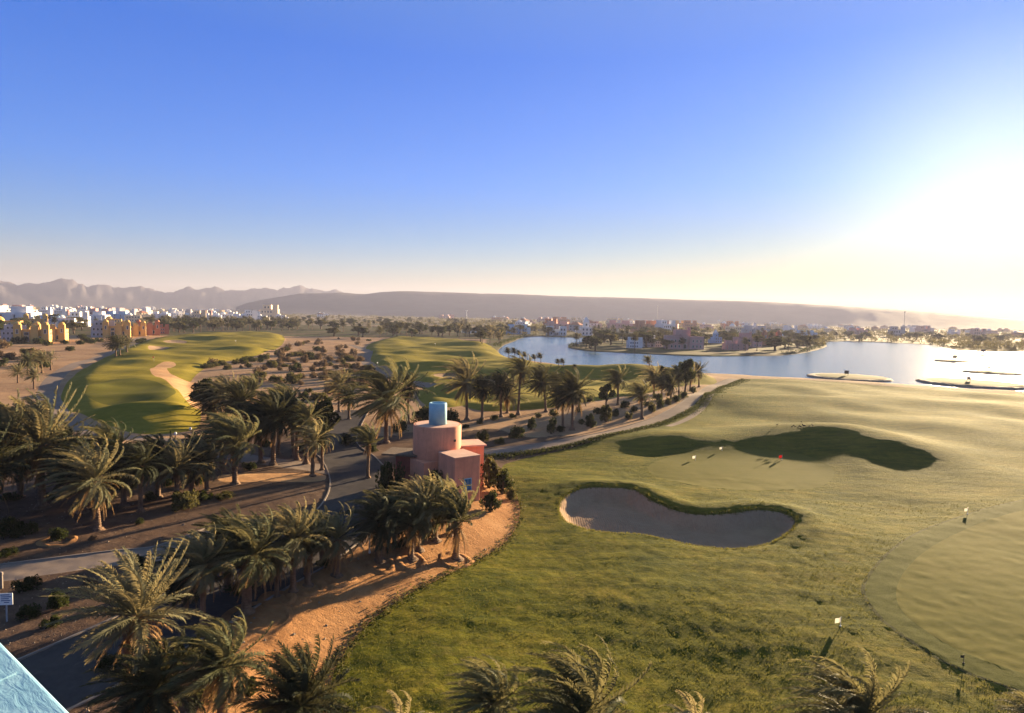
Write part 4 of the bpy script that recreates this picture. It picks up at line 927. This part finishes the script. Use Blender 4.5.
def house(loc, kind, clr, rz, s, label, group, detail):
    if detail:
        key = (kind, clr)
        if key not in HM:
            wl, rf, wins = house_parts(kind); wm = MB(); fm = MB()
            HM[key] = (wl.mesh('house_wall', M[clr]), rf.mesh('house_roof', M['terra' if kind == 3 else ('white' if kind in (1, 7) and clr != 'ochre' else clr)]) if rf.v else None, [])
            for c, sz in wins:
                q = MB(); q.box(c, sz); fr = MB(); hx = sz[0] > sz[1]; o_ = .09
                for du, dz, du2, dz2 in ((-1, 0, .12, sz[2] + .24), (1, 0, .12, sz[2] + .24), (0, 1, None, .12), (0, -1, None, .12)):
                    wdt = sz[0] if hx else sz[1]
                    L = du2 if du2 else wdt
                    z0 = c[2] - .12 if du else (c[2] + sz[2] if dz > 0 else c[2] - .12)
                    off = du * (wdt / 2 + .06)
                    fr.box((c[0] + (off if hx else 0), c[1] + (0 if hx else off), z0), ((L, sz[1] + .1, dz2) if hx else (sz[0] + .1, L, dz2)))
                HM[key][2].append((q.mesh('house_window', M['glass']), fr.mesh('window_frame', M['white' if clr != 'white' else 'bluewash'])))
        wm, rm, wn = HM[key]
        r_ = empty('house', loc, rz); r_.scale = (s, s, s); tag(r_, label, 'house', group)
        inst('wall', wm, r_)
        if rm: inst('roof', rm, r_)
        for g_, f_ in wn: o = inst('window', g_, r_); inst('frame', f_, o)
        return r_
    key = (kind, clr, 'far')
    if key not in HM:
        wl, rf, wins = house_parts(kind); mb = MB(); mb.add(wl.v, wl.f, 0)
        if rf.v: mb.add(rf.v, rf.f, 1)
        for c, sz in wins: mb.box(c, sz, 0, 2)
        HM[key] = mb.mesh('small_house', [M[clr], M['terra' if kind == 3 else ('white' if kind in (1, 7) and clr != 'ochre' else clr)], M['glass']])
    return tag(inst('house', HM[key], None, loc, rz, (s, s, s)), label, 'house', group)
HS = []
def house_px(px, py, kind, clr, wpx, rz, label, group, detail=True):
    nat = {0: 12, 1: 17, 2: 24, 3: 13, 4: 13, 5: 22, 6: 18.5, 7: 13}[kind]
    g = hit(px, py); s = wpx * g[1] / F_ / nat; HS.append((g[0], g[1], nat * s * .6))
    return house((g[0], g[1], g[2]), kind, clr, rz, s, label, group, detail)
gY = 'yellow villas beyond the left fairway'
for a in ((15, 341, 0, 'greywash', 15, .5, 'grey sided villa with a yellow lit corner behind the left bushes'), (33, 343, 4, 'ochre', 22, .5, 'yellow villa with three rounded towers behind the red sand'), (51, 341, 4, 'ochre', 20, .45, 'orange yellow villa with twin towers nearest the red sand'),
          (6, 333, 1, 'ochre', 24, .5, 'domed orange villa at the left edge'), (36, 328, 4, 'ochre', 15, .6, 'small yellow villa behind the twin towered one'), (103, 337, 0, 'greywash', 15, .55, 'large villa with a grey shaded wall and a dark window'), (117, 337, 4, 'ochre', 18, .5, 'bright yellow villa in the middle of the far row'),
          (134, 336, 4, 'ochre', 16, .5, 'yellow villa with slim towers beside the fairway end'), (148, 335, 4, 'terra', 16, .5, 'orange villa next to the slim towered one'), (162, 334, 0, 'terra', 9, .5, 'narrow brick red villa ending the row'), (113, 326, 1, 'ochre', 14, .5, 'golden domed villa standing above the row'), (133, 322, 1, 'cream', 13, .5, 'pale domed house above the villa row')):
    house_px(a[0], a[1], a[2], a[3], a[4] * 1.3, *a[5:], gY)
gS = 'waterfront houses across the lake'
for a in ((518, 334, 2, 'bluewash', 24, .1, 'long blue and white house at the left end of the far shore'), (556, 335.5, 6, 'white', 20, .02, 'white twin fronted house with an open terrace on the far shore'), (586, 335.5, 7, 'white', 17, .05, 'white house with a pointed turret on the far shore'), (622, 338, 2, 'cream', 22, .1, 'long cream house half hidden behind peninsula trees'),
          (632, 336, 3, 'terra', 11, .1, 'small red house between the cream house and the white villa'), (651, 347, 5, 'white', 20, .15, 'white villa left of the big rose one on the peninsula'), (634, 348, 0, 'white', 13, .1, 'low white house at the left of the peninsula villas'), (683, 349, 5, 'rose', 36, .1, 'big rose coloured villa at the water on the peninsula'),
          (716, 343, 7, 'bluewash', 12, .3, 'pale house with a tall pointed turret behind the rose villa'), (747, 347, 5, 'rose', 26, .2, 'pink villa beside the red towered one near the peninsula tip'), (768, 345, 4, 'terra', 20, .2, 'red towered villa near the peninsula tip'), (783, 342, 1, 'cream', 16, .2, 'cream domed house behind the red towered villa'), (735, 350, 2, 'rose', 24, .1, 'low pink waterside wing below the pink villa'), (806, 338, 2, 'bluewash', 20, .1, 'pale blue long house beyond the peninsula tip')):
    house_px(*a, gS)
gW = 'white houses of the left town'
for a in ((10, 326, 2, 'white', 40, .1, 'long white house at the left edge of the town'), (50, 327, 2, 'bluewash', 22, .1, 'pale blue long house behind the yellow villas'), (66, 327, 1, 'white', 18, .3, 'white domed house right of the pale blue one'), (79, 326.5, 0, 'white', 14, .4, 'white house with a tower above the red sand'), (92, 323, 2, 'white', 24, .1, 'long white house in the second town row'),
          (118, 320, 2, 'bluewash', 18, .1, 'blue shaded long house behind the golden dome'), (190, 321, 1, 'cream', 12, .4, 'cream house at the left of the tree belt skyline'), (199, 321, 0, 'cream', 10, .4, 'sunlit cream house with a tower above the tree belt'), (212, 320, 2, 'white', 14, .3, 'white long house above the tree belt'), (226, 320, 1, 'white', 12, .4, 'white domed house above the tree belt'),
          (240, 319.5, 2, 'white', 12, .3, 'low white house above the right part of the tree belt'), (250, 319.5, 0, 'white', 9, .4, 'white towered house above the right part of the tree belt'), (270, 318.5, 0, 'cream', 13, .2, 'tall cream building standing above the town houses'), (262, 320, 1, 'white', 9, .3, 'small white house left of the tall cream building'), (281, 319.5, 1, 'white', 9, .3, 'small white house right of the tall cream building')):
    house_px(a[0], a[1], a[2], a[3], a[4] * 1.25, *a[5:], gW)
def f_town(cl, pr, lab, grp, kinds=(0, 1, 2, 3, 0, 1)):
    def f(px, py, rg):
        p = at(px, py)
        if any((p[0] - a) ** 2 + (p[1] - b_) ** 2 < (c + 6) ** 2 for a, b_, c in HS): return
        c = str(rg.choice(cl, p=pr)); k = int(rg.choice(kinds)); nm = {'white': 'white', 'cream': 'cream', 'ochre': 'yellow', 'terra': 'red brown', 'rose': 'pink', 'bluewash': 'pale blue', 'greywash': 'grey'}[c]
        z = Tp(*p) if np.linalg.norm(p) < RMAX - 5 else -.05
        HS.append((p[0], p[1], 8)); house((p[0], p[1], z), k, c, rg.uniform(-.6, .6), rg.uniform(1.15, 1.75), f'small {nm} ' + {0: 'towered', 1: 'domed', 2: 'long flat', 3: 'pitched roof'}[k] + f' house {lab}', grp, False)
    return f
scatter(120, (-60, 305.5, 330, 321), f_town(['white', 'cream', 'rose', 'bluewash', 'greywash'], [.5, .2, .1, .1, .1], 'in the wide town below the far mountains', 'distant houses of the left town'), 201, AV, 26, lambda x, y: 1.8 < y - (314 + .0225 * (x - 512)) < 13.5 - max(0, (x - 150)) * .028)
scatter(125, (440, 314, 1060, 338), f_town(['white', 'cream', 'terra', 'rose', 'ochre', 'greywash'], [.22, .2, .2, .2, .06, .12], 'among the trees of the town across the lake', 'distant houses of the lake town'), 202, AV, 20, lambda x, y: 2.2 < y - (314 + .0225 * (x - 512)) < (17 if x > 520 else 8))
# far greenery of both towns: seen only as a speckled mass
mb = MB(); rg = np.random.default_rng(77); k = 0
while k < 2200:
    px, py = rg.uniform(-60, 1080), rg.uniform(303, 340); e = py - (314 + .0225 * (px - 512))
    if not 1.2 < e < 15 or (px < 440 and e > 9): continue
    p = at(px, py)
    if np.linalg.norm(p) > 7500 or (inside(p[None], LAKE)[0] or inside(p[None], POND)[0]): continue
    if any((p[0] - a) ** 2 + (p[1] - b_) ** 2 < (c * .9) ** 2 for a, b_, c in HS): continue
    k += 1; h = rg.uniform(4, 8); w_ = rg.uniform(3, 6) * (1 + np.linalg.norm(p) / 4000)
    for j in range(3):
        blob_leaves(mb, (p[0] + rg.uniform(-w_, w_), p[1] + rg.uniform(-w_, w_) * .5, h * rg.uniform(.4, .6)), w_ * .6, 16, 1.8, rg, 0, h / w_ * .6)
for x0, x1, e0, e1, num, hh in ((800, 1090, 5, 26, 900, 8), (500, 830, 7, 22, 420, 6), (290, 505, 3, 13, 420, 6), (150, 300, 3, 12, 260, 6)):
    k = 0; tr_ = 0
    while k < num and tr_ < num * 30:
        tr_ += 1; px = rg.uniform(x0, x1); py = 314 + .0225 * (px - 512) + rg.uniform(e0, e1); q = at(px, py)
        if any(inside(q[None], a)[0] for a in (LAKE, POND, FAIR_C, FAIR_L)) or any((q[0] - a) ** 2 + (q[1] - b_) ** 2 < (c * .8) ** 2 for a, b_, c in HS): continue
        k += 1; h = rg.uniform(.35, 1) * hh; w_ = rg.uniform(2, 4.5)
        for j in range(3): blob_leaves(mb, (q[0] + rg.uniform(-w_, w_), q[1] + rg.uniform(-w_, w_) * .6, h * rg.uniform(.3, .55)), w_ * .6, 22, 1.2, rg, 0, h / w_ * .6)
tag(inst('town_foliage', mb.mesh('town_foliage', M['bush_olive'])), 'far garden trees between the distant town houses', 'foliage', None, 'stuff')

# ------------------------------------------------------------------ lake islands with target boards
for i, (px, py, hw, bx, by, lb) in enumerate(((848.7, 378, 38, 846, 375, 'stone rimmed round island nearest the lawn on the left'), (972.5, 384, 48, 971, 380, 'largest stone rimmed island near the right edge'), (991.5, 373, 26, 992.7, 370, 'middle sized island just behind the largest one'), (955.5, 361.5, 17.5, 955.5, 360, 'small island left of the far pair'), (984, 355.5, 15.5, 984.5, 354.6, 'small island farthest out in the lake'))):
    p = at(px, py, -.45); r_ = hw * p[1] / F_ / math.hypot(1, 0)
    e = empty('target_island', (p[0], p[1], -.45)); tag(e, lb, 'island', 'round islands in the lake')
    mb = MB(); hgt = .35 + r_ * .02
    mb.lathe((0, 0, -1.0), [(r_ * 1.06, 0), (r_ * 1.02, .9), (r_ * .985, 1.0 + hgt * .7), (r_ * .95, 1.0 + hgt), (r_ * .91, 1.0 + hgt)], 56); rgi = np.random.default_rng(i)
    mb.v = [(x * (1 + rgi.uniform(-.02, .02)), y * (1 + rgi.uniform(-.02, .02)), z + rgi.uniform(-.08, .08)) for x, y, z in mb.v]
    inst('stone_rim', mb.mesh('stone_rim', M['stone']), e)
    mb = MB(); mb.lathe((0, 0, hgt - .3), [(r_ * .93, 0), (r_ * .93, .22), (r_ * .8, .36), (r_ * .4, .48), (.3, .52)], 48); inst('turf_top', mb.mesh('turf_top', M['scrubland'], True), e)
    q = at(bx, by, 0); d = p[1]
    t = empty('target_board', (p[0] + rng.uniform(-.5, .5), d + .1 * r_, -.45 + hgt + .2), -.6); tag(t, 'dark target board standing on the ' + lb.replace('stone rimmed ', ''), 'sign', 'target boards on the islands')
    s = d / 240.0
    mb = MB(); mb.box((-.5 * s, 0, -.4), (.12, .12, 1.5 * s + .4)); inst('post', mb.mesh('post', M['poledark']), t)
    mb = MB(); mb.box((.5 * s, 0, -.4), (.12, .12, 1.5 * s + .4)); inst('post', mb.mesh('post', M['poledark']), t)
    mb = MB(); mb.box((0, -.09, .6 * s), (1.5 * s, .06, 1.3 * s)); inst('board', mb.mesh('board', M['poledark']), t)

# ------------------------------------------------------------------ flags, posts, signs
def flag(px, py, h, fm, label, group='small practice flags', fs=1.0, pole='polewhite'):
    g = hit(px, py); e = empty('practice_flag', g, 0); tag(e, label, 'flag', group)
    mb = MB(); mb.tube([(0, 0, -.1), (0, 0, h)], .018, 8); inst('pole', mb.mesh('pole', M[pole]), e)
    mb = MB(); n = 6; vs = []; w_ = .38 * fs; hh = .34 * fs
    for i in range(n + 1):
        t = i / n
        for z in (h - .02, h - hh):
            vs.append((-.02 - w_ * t, -.05 * math.sin(t * 5) - .25 * t * w_, z - .10 * t * fs))
    vs += [(x, y + .006, z) for x, y, z in vs]; m_ = 2 * (n + 1)
    fs_ = [(2 * i, 2 * i + 1, 2 * i + 3, 2 * i + 2) for i in range(n)] + [(m_ + 2 * i, m_ + 2 * i + 2, m_ + 2 * i + 3, m_ + 2 * i + 1) for i in range(n)]
    mb.add(vs, fs_); inst('cloth', mb.mesh('cloth', M[fm], True), e)
    mb = MB(); mb.lathe((0, 0, -.02), [(.06, 0), (.06, .05), (.02, .07)], 12); inst('cup_rim', mb.mesh('cup_rim', M[pole]), e); return e
flag(695.5, 460, .72, 'flagwhite', 'white practice flag at the left of the far green', fs=1.2)
flag(722, 450.5, .6, 'flagwhite', 'small white practice flag in the shade above the far green')
flag(782, 460, .8, 'flagred', 'red practice flag on the right of the far green', fs=1.3)
flag(967.5, 514, .72, 'flagwhite', 'white practice flag at the edge of the near green', fs=1.0)
flag(840.5, 626, .66, 'flagwhite', 'lone white practice flag in the rough throwing a long shadow', fs=1.05)
flag(963.5, 663, .55, 'poledark', 'dark practice flag inside the near green collar', fs=.5, pole='poledark')
flag(363 + 15, 366, 1.5, 'flagwhite', 'white flag beside the centre path curve', fs=1.1)
flag(435.5, 346, 1.6, 'flagwhite', 'tiny flag far out on the centre fairway', fs=1.0)
flag(154, 361, 1.6, 'flagred', 'tiny flag on the left fairway', fs=1.0)
flag(236, 344, 2.0, 'flagwhite', 'tiny flag at the far end of the left fairway', fs=1.2)
for px, py, lb in ((175.5, 435, 'white path marker on the left beside the blue shaded path'), (190.5, 430, 'white path marker closer to the orange sand')):
    g = hit(px, py); mb = MB(); mb.lathe((0, 0, -.1), [(.2, 0), (.2, .42), (.17, .52), (.06, .58)], 14); tag(inst('path_marker', mb.mesh('path_marker', M['polewhite'], True), None, g), lb, 'marker', 'white path markers')
# lamp post by the bank palms
g = hit(369.5, 553); e = empty('lamp_post', g); tag(e, 'slim pale lamp post beside the dark bank palm', 'lamp post')
mb = MB(); mb.lathe((0, 0, -.1), [(.09, 0), (.09, .25), (.055, .3), (.05, 2.1)], 12); inst('post', mb.mesh('post', M['polewhite']), e)
mb = MB(); mb.lathe((0, 0, 2.0), [(.05, 0), (.14, .05), (.15, .22), (.05, .32)], 14); inst('lamp_head', mb.mesh('lamp_head', M['greywash'], True), e)
# white notice sign
g = hit(6.5, 622); e = empty('notice_sign', g, R(8)); tag(e, 'white notice sign on a post at the left edge', 'sign')
mb = MB(); mb.box((0, .05, -.1), (.07, .07, 1.9)); inst('post', mb.mesh('post', M['metal']), e)
mb = MB(); mb.box((0, 0, 1.08), (.78, .04, .74)); bd = inst('board', bevel(mb.mesh('board', M['signwhite']), .01), e)
mb = MB()
for k, (u, l) in enumerate(((-.02, .5), (.03, .56), (-.04, .44), (.0, .52), (.05, .3))): mb.box((u, -.024, 1.70 - k * .12), (l, .008, .05))
inst('lettering', mb.mesh('lettering', M['ink']), bd)
# hidden stub sign post at the far left edge
g = hit(1.5, 588); e = empty('bollard_light', g); tag(e, 'stone coloured bollard at the left edge on the sunlit sand', 'bollard')
mb = MB(); mb.lathe((0, 0, -.1), [(.1, 0), (.1, 1.0), (.12, 1.05), (.12, 1.2), (.05, 1.25)], 14); inst('post', mb.mesh('post', M['kerb']), e)
# planting rings
for px, py, rr_, lb in ((258, 616, 1.9, 'raised sand ring round the tall windswept bank palm'), (456, 561, 1.25, 'sand ring round the upright palm nearest the blue window'), (411, 561, 1.15, 'sand ring round the windswept palm below the porch'), (379, 563, 1.1, 'sand ring round the dark palm by the white post'), (336, 577, 1.2, 'sand ring round the thin palm before the gap'), (308, 587, 1.0, 'sand ring round the low palm with bare stalks'), (277, 599, 1.0, 'sand ring round the short scruffy palm'), (58, 541, 1.2, 'brick ring round the shrub on the shaded sand')):
    g = hit(px, py); mb = MB(); n = 40; prof = [(-.42, -.25), (-.26, .05), (-.02, .13), (.22, .06), (.40, -.2)]; ph = rng.uniform(0, 6.28, 3); vs = []; fs = []
    for i in range(n):
        a = 2 * math.pi * i / n
        for q, z in prof: r2 = rr_ * (1 + .06 * math.sin(2 * a + ph[0])) + q * (1 + .3 * math.sin(3 * a + ph[1])); vs.append((r2 * math.cos(a), r2 * math.sin(a), Tp(g[0] + r2 * math.cos(a), g[1] + r2 * math.sin(a)) - g[2] + (z if z < 0 else z * (1 + .45 * math.sin(3 * a + ph[2]) + .3 * math.sin(7 * a + ph[0])))))
    for i in range(n):
        for k in range(4): fs.append((i * 5 + k, ((i + 1) % n) * 5 + k, ((i + 1) % n) * 5 + k + 1, i * 5 + k + 1))
    mb.add(vs, fs); tag(inst('planting_ring', mb.mesh('planting_ring', M['bank'], True), None, g), lb, 'planting ring', 'raised rings round the palms')
# masts
for px, py, y, top, lb in ((657, 322, 1500, 305.5, 'thin lattice mast left of centre in the lake town'), (904, 326, 1200, 311, 'taller mast near the sun in the lake town'), (466.5, 317, 1900, 310.5, 'white tower standing in the desert below the ridge')):
    b0 = at_dist(px, py, y); h = at_dist(px, top, y)[2]
    e = empty('mast', (b0[0], b0[1], -.05)); tag(e, lb, 'mast'); w_ = 1.5 if px == 466.5 else .55
    mb = MB(); mb.tube([(0, 0, 0), (0, 0, h)], [w_, w_ * .6], 8); inst('shaft', mb.mesh('shaft', M['white' if px == 466.5 else 'metal']), e)
    mb = MB(); mb.lathe((0, 0, h * .93), [(w_ * 1.6, 0), (w_ * 2.2, .8), (w_ * 2.2, 2.0), (w_, 2.6)], 10); inst('head', mb.mesh('head', M['white' if px == 466.5 else 'metal']), e)
# birds on the mound
def bird(px, py, s, rz, label, up=False):
    g = hit(px, py); mb = MB()
    ax = [(-.32, 0, .30), (-.18, 0, .33), (0, 0, .36), (.14, 0, .40), (.2, 0, .5 if not up else .62), (.24, 0, .58 if not up else .78), (.30, 0, .60 if not up else .8), (.38, 0, .585 if not up else .785)]
    mb.tube(ax, [.015, .07, .10, .075, .04, .045, .045, .008], 10)
    for sy in (-.045, .045): mb.tube([(.0, sy, .3), (.02, sy, .16), (.0, sy, -.02), (.07, sy, -.02)], [.02, .012, .01, .006], 5)
    tag(inst('bird', mb.mesh('bird', M['bird'], True), None, g, rz, (s, s, s)), label, 'bird', 'dark birds on the mound beyond the far green')
for a in ((803.5, 428, 1.35, 2.6, 'tall dark bird standing upright in the middle of the flock', True), (792, 428, .8, .4, 'dark bird at the left of the flock on the mound'), (794.6, 427.6, .8, 3.0, 'second dark bird from the left of the flock'), (798, 428.4, .7, .2, 'small dark bird feeding left of the tall one'), (800.3, 428, .85, 2.9, 'dark bird right beside the tall one'), (809, 427.6, .7, .5, 'paler bird just right of the tall one'), (812.5, 426.6, .8, 3.3, 'bird standing farthest right in the flock'), (777, 426, .7, .3, 'lone bird well left of the flock')): bird(*a)

# ------------------------------------------------------------------ parapet of the viewing tower
top = 19.9; p0 = at(0, 640, top); p1 = at(72, 713, top); dd = (p1 - p0) / np.linalg.norm(p1 - p0); nn = np.array([dd[1], -dd[0]])
if np.dot(nn, -p0) < 0: nn = -nn
th = .55; mid = (p0 + p1) / 2 + nn * th / 2 - dd * .6; ang = math.atan2(dd[1], dd[0])
e = empty('parapet_wall', (mid[0], mid[1], Tp(*mid)), ang); tag(e, 'pale blue painted parapet top cutting across the bottom left corner', 'wall')
z0 = Tp(*mid)
mb = MB(); mb.box((0, 0, -.5), (5.4, th - .06, top - z0 - .06 + .5)); inst('wall_body', mb.mesh('wall_body', M['parapet']), e)
mb = MB(); mb.box((0, 0, top - z0 - .06), (5.46, th, .06)); inst('coping', bevel(mb.mesh('coping', M['parapet']), .012, 3), e)
mb = MB(); 
for k in range(1): mb.box((.62, .0, top - z0 - .001), (.02, th - .05, .006), R(14))
inst('joint_ridge', mb.mesh('joint_ridge', M['parapet']), e)

# ------------------------------------------------------------------ loose ground cover
rg = np.random.default_rng(55)
def blades(name, pts, h0, h1, matname, label, wd=.02, nb=4):
    zs = T(pts); mb = MB()
    for (x, y), z in zip(pts, zs):
        for _ in range(nb):
            a = rg.uniform(0, 6.28); l = rg.uniform(h0, h1); q = np.array([x + rg.uniform(-.12, .12), y + rg.uniform(-.12, .12), z - .02])
            s = np.array([math.cos(a), math.sin(a), 0]) * wd; b_ = np.array([rg.uniform(-.4, .2), rg.uniform(-.3, .3), 1.0]) * l
            mb.add([q - s, q + s, q + b_], [(0, 1, 2)])
    tag(inst(name, mb.mesh(name, M[matname])), label, 'grass', None, 'stuff')
M['blade'] = leaf_mat('grass_blades', (.050, .062, .018), (.105, .100, .032), (.15, .14, .03), .4, .6, .15)
# rough grass in front of the bunker
P = []
while len(P) < 30000:
    px, py = rg.uniform(325, 1030), rg.uniform(500, 740); d = at(px, py)
    P.append(d)
P = np.array(P); k = inside(P, LAWN) & ~inside(P, CO_B) & ~inside(P, grow(BUNK, .9)) & (sdist(P, GR_A) < -4)
nz = waves(P, [(a, wl * .55, 1, ph) for a, wl, am, ph in WAVES[:4]]) ; k &= rg.uniform(-2.2, 2.2, len(P)) < nz + .9
blades('rough_grass', P[k], .05, .16, 'blade', 'short rough grass blades on the lawn in front of the bunker', .018, 3)
P = []
for q in np.repeat(BUNK, 26, axis=0): P.append(q + rg.normal(0, .16, 2))
P = np.array(P); d_ = sdist(P, BUNK); P = P[(d_ < .12) & (d_ > -.5)]
blades('bunker_fringe', P, .08, .26, 'blade', 'longer ragged grass fringing the rim of the bunker', .02, 3)
# planted strip between the path and the lawn
P = []
for i, q in enumerate(pRr):
    t = i / len(pRr)
    for _ in range(60): P.append(q + (pRr[min(i + 1, len(pRr) - 1)] - pRr[max(i - 1, 0)]) * rg.uniform(-.5, .5) + nrm(q - cR[min(i, len(cR) - 1)]) * (.4 + abs(rg.normal(0, .75)) * (1.0 if t < .55 else 1.9)))
P = np.array(P); pz = at(668, 424); mb = MB(); zs = T(P)
for (x, y), z in zip(P, zs):
    blob_leaves(mb, (x, y, z + .22), .3, 3, .22, rg, 0, .9)
tag(inst('ground_cover', mb.mesh('ground_cover', M['bush'])), 'dark ground cover planted between the cart path and the lawn', 'ground cover', None, 'stuff')
# dark scruffy strip at the edge of the sandy bank
P = []
for i in range(len(LAWN)):
    q = LAWN[i]
    if q[1] < 82 and q[0] < 4 and q[1] > 30:
        for _ in range(14): P.append(q + rg.normal(0, .35, 2))
P = np.array(P); mb = MB()
for (x, y), z in zip(P, T(P)): blob_leaves(mb, (x, y, z + .08), .18, 3, .16, rg, 0, .6)
tag(inst('edge_weeds', mb.mesh('edge_weeds', M['bush_olive'])), 'scruffy weeds along the edge between lawn and sandy bank', 'weeds', None, 'stuff')
# dark reeds and shrubs along the far lake shore
mb = MB(); q = grow(LAKE, 2.0)
for (x, y) in q:
    if y < 400 or x > 470: continue
    for _ in range(5):
        if rg.uniform() < .3: continue
        h = rg.uniform(.8, 2.6); c = (x + rg.normal(0, 2.2), y + abs(rg.normal(0, 1.5))); 
        if inside(np.array([c]), LAKE)[0]: continue
        blob_leaves(mb, (c[0], c[1], Tp(*c) + h * .45), h * .6, 16, .6, rg, 0, .8)
tag(inst('shore_shrubs', mb.mesh('shore_shrubs', M['bush'])), 'dark reeds and shrubs fringing the far shore of the lake', 'shore plants', None, 'stuff')
# stones and litter on the bare sand
P = []
while len(P) < 2600:
    px, py = rg.uniform(-10, 520), rg.uniform(470, 760); P.append(at(px, py, 1.0))
P = np.array(P); k = ~inside(P, LAWN) & ~inside(P, ROAD) & ~inside(P, FOOT); P = P[k]; mb = MB()
for (x, y), z in zip(P, T(P)):
    s = rg.uniform(.02, .075) * (1 if rg.uniform() < .93 else 2.2); a = rg.uniform(0, 6.28); v = [np.array([math.cos(a + j * 1.57) * s * rg.uniform(.7, 1.2), math.sin(a + j * 1.57) * s * rg.uniform(.7, 1.2), -.02]) for j in range(4)]
    mb.add([np.array([x, y, z]) + q for q in v] + [(x, y, z + s * rg.uniform(.5, .9))], [(0, 1, 4), (1, 2, 4), (2, 3, 4), (3, 0, 4)])
tag(inst('loose_stones', mb.mesh('loose_stones', M['stone'])), 'loose stones and litter scattered over the bare sand', 'stones', None, 'stuff')
# ------------------------------------------------------------------ camera + render
cd = bpy.data.cameras.new('camera'); cd.sensor_width = 36; cd.sensor_fit = 'HORIZONTAL'; cd.lens = F_ / W_ * 36; cd.clip_start = .1; cd.clip_end = 30000
co_ = link(bpy.data.objects.new('camera', cd))
co_.matrix_world = Matrix(((RV[0], UV[0], -f0[0], 0), (RV[1], UV[1], -f0[1], 0), (RV[2], UV[2], -f0[2], EYE), (0, 0, 0, 1)))
scene.camera = co_
scene.view_settings.view_transform = 'Standard'; scene.view_settings.look = 'None'; scene.view_settings.gamma = 1; scene.view_settings.exposure = 2.85
scene.view_settings.use_curve_mapping = False
scene.render.engine = 'CYCLES'; scene.cycles.use_denoising = True
scene.cycles.max_bounces = 6; scene.cycles.volume_bounces = 1; scene.cycles.transparent_max_bounces = 8
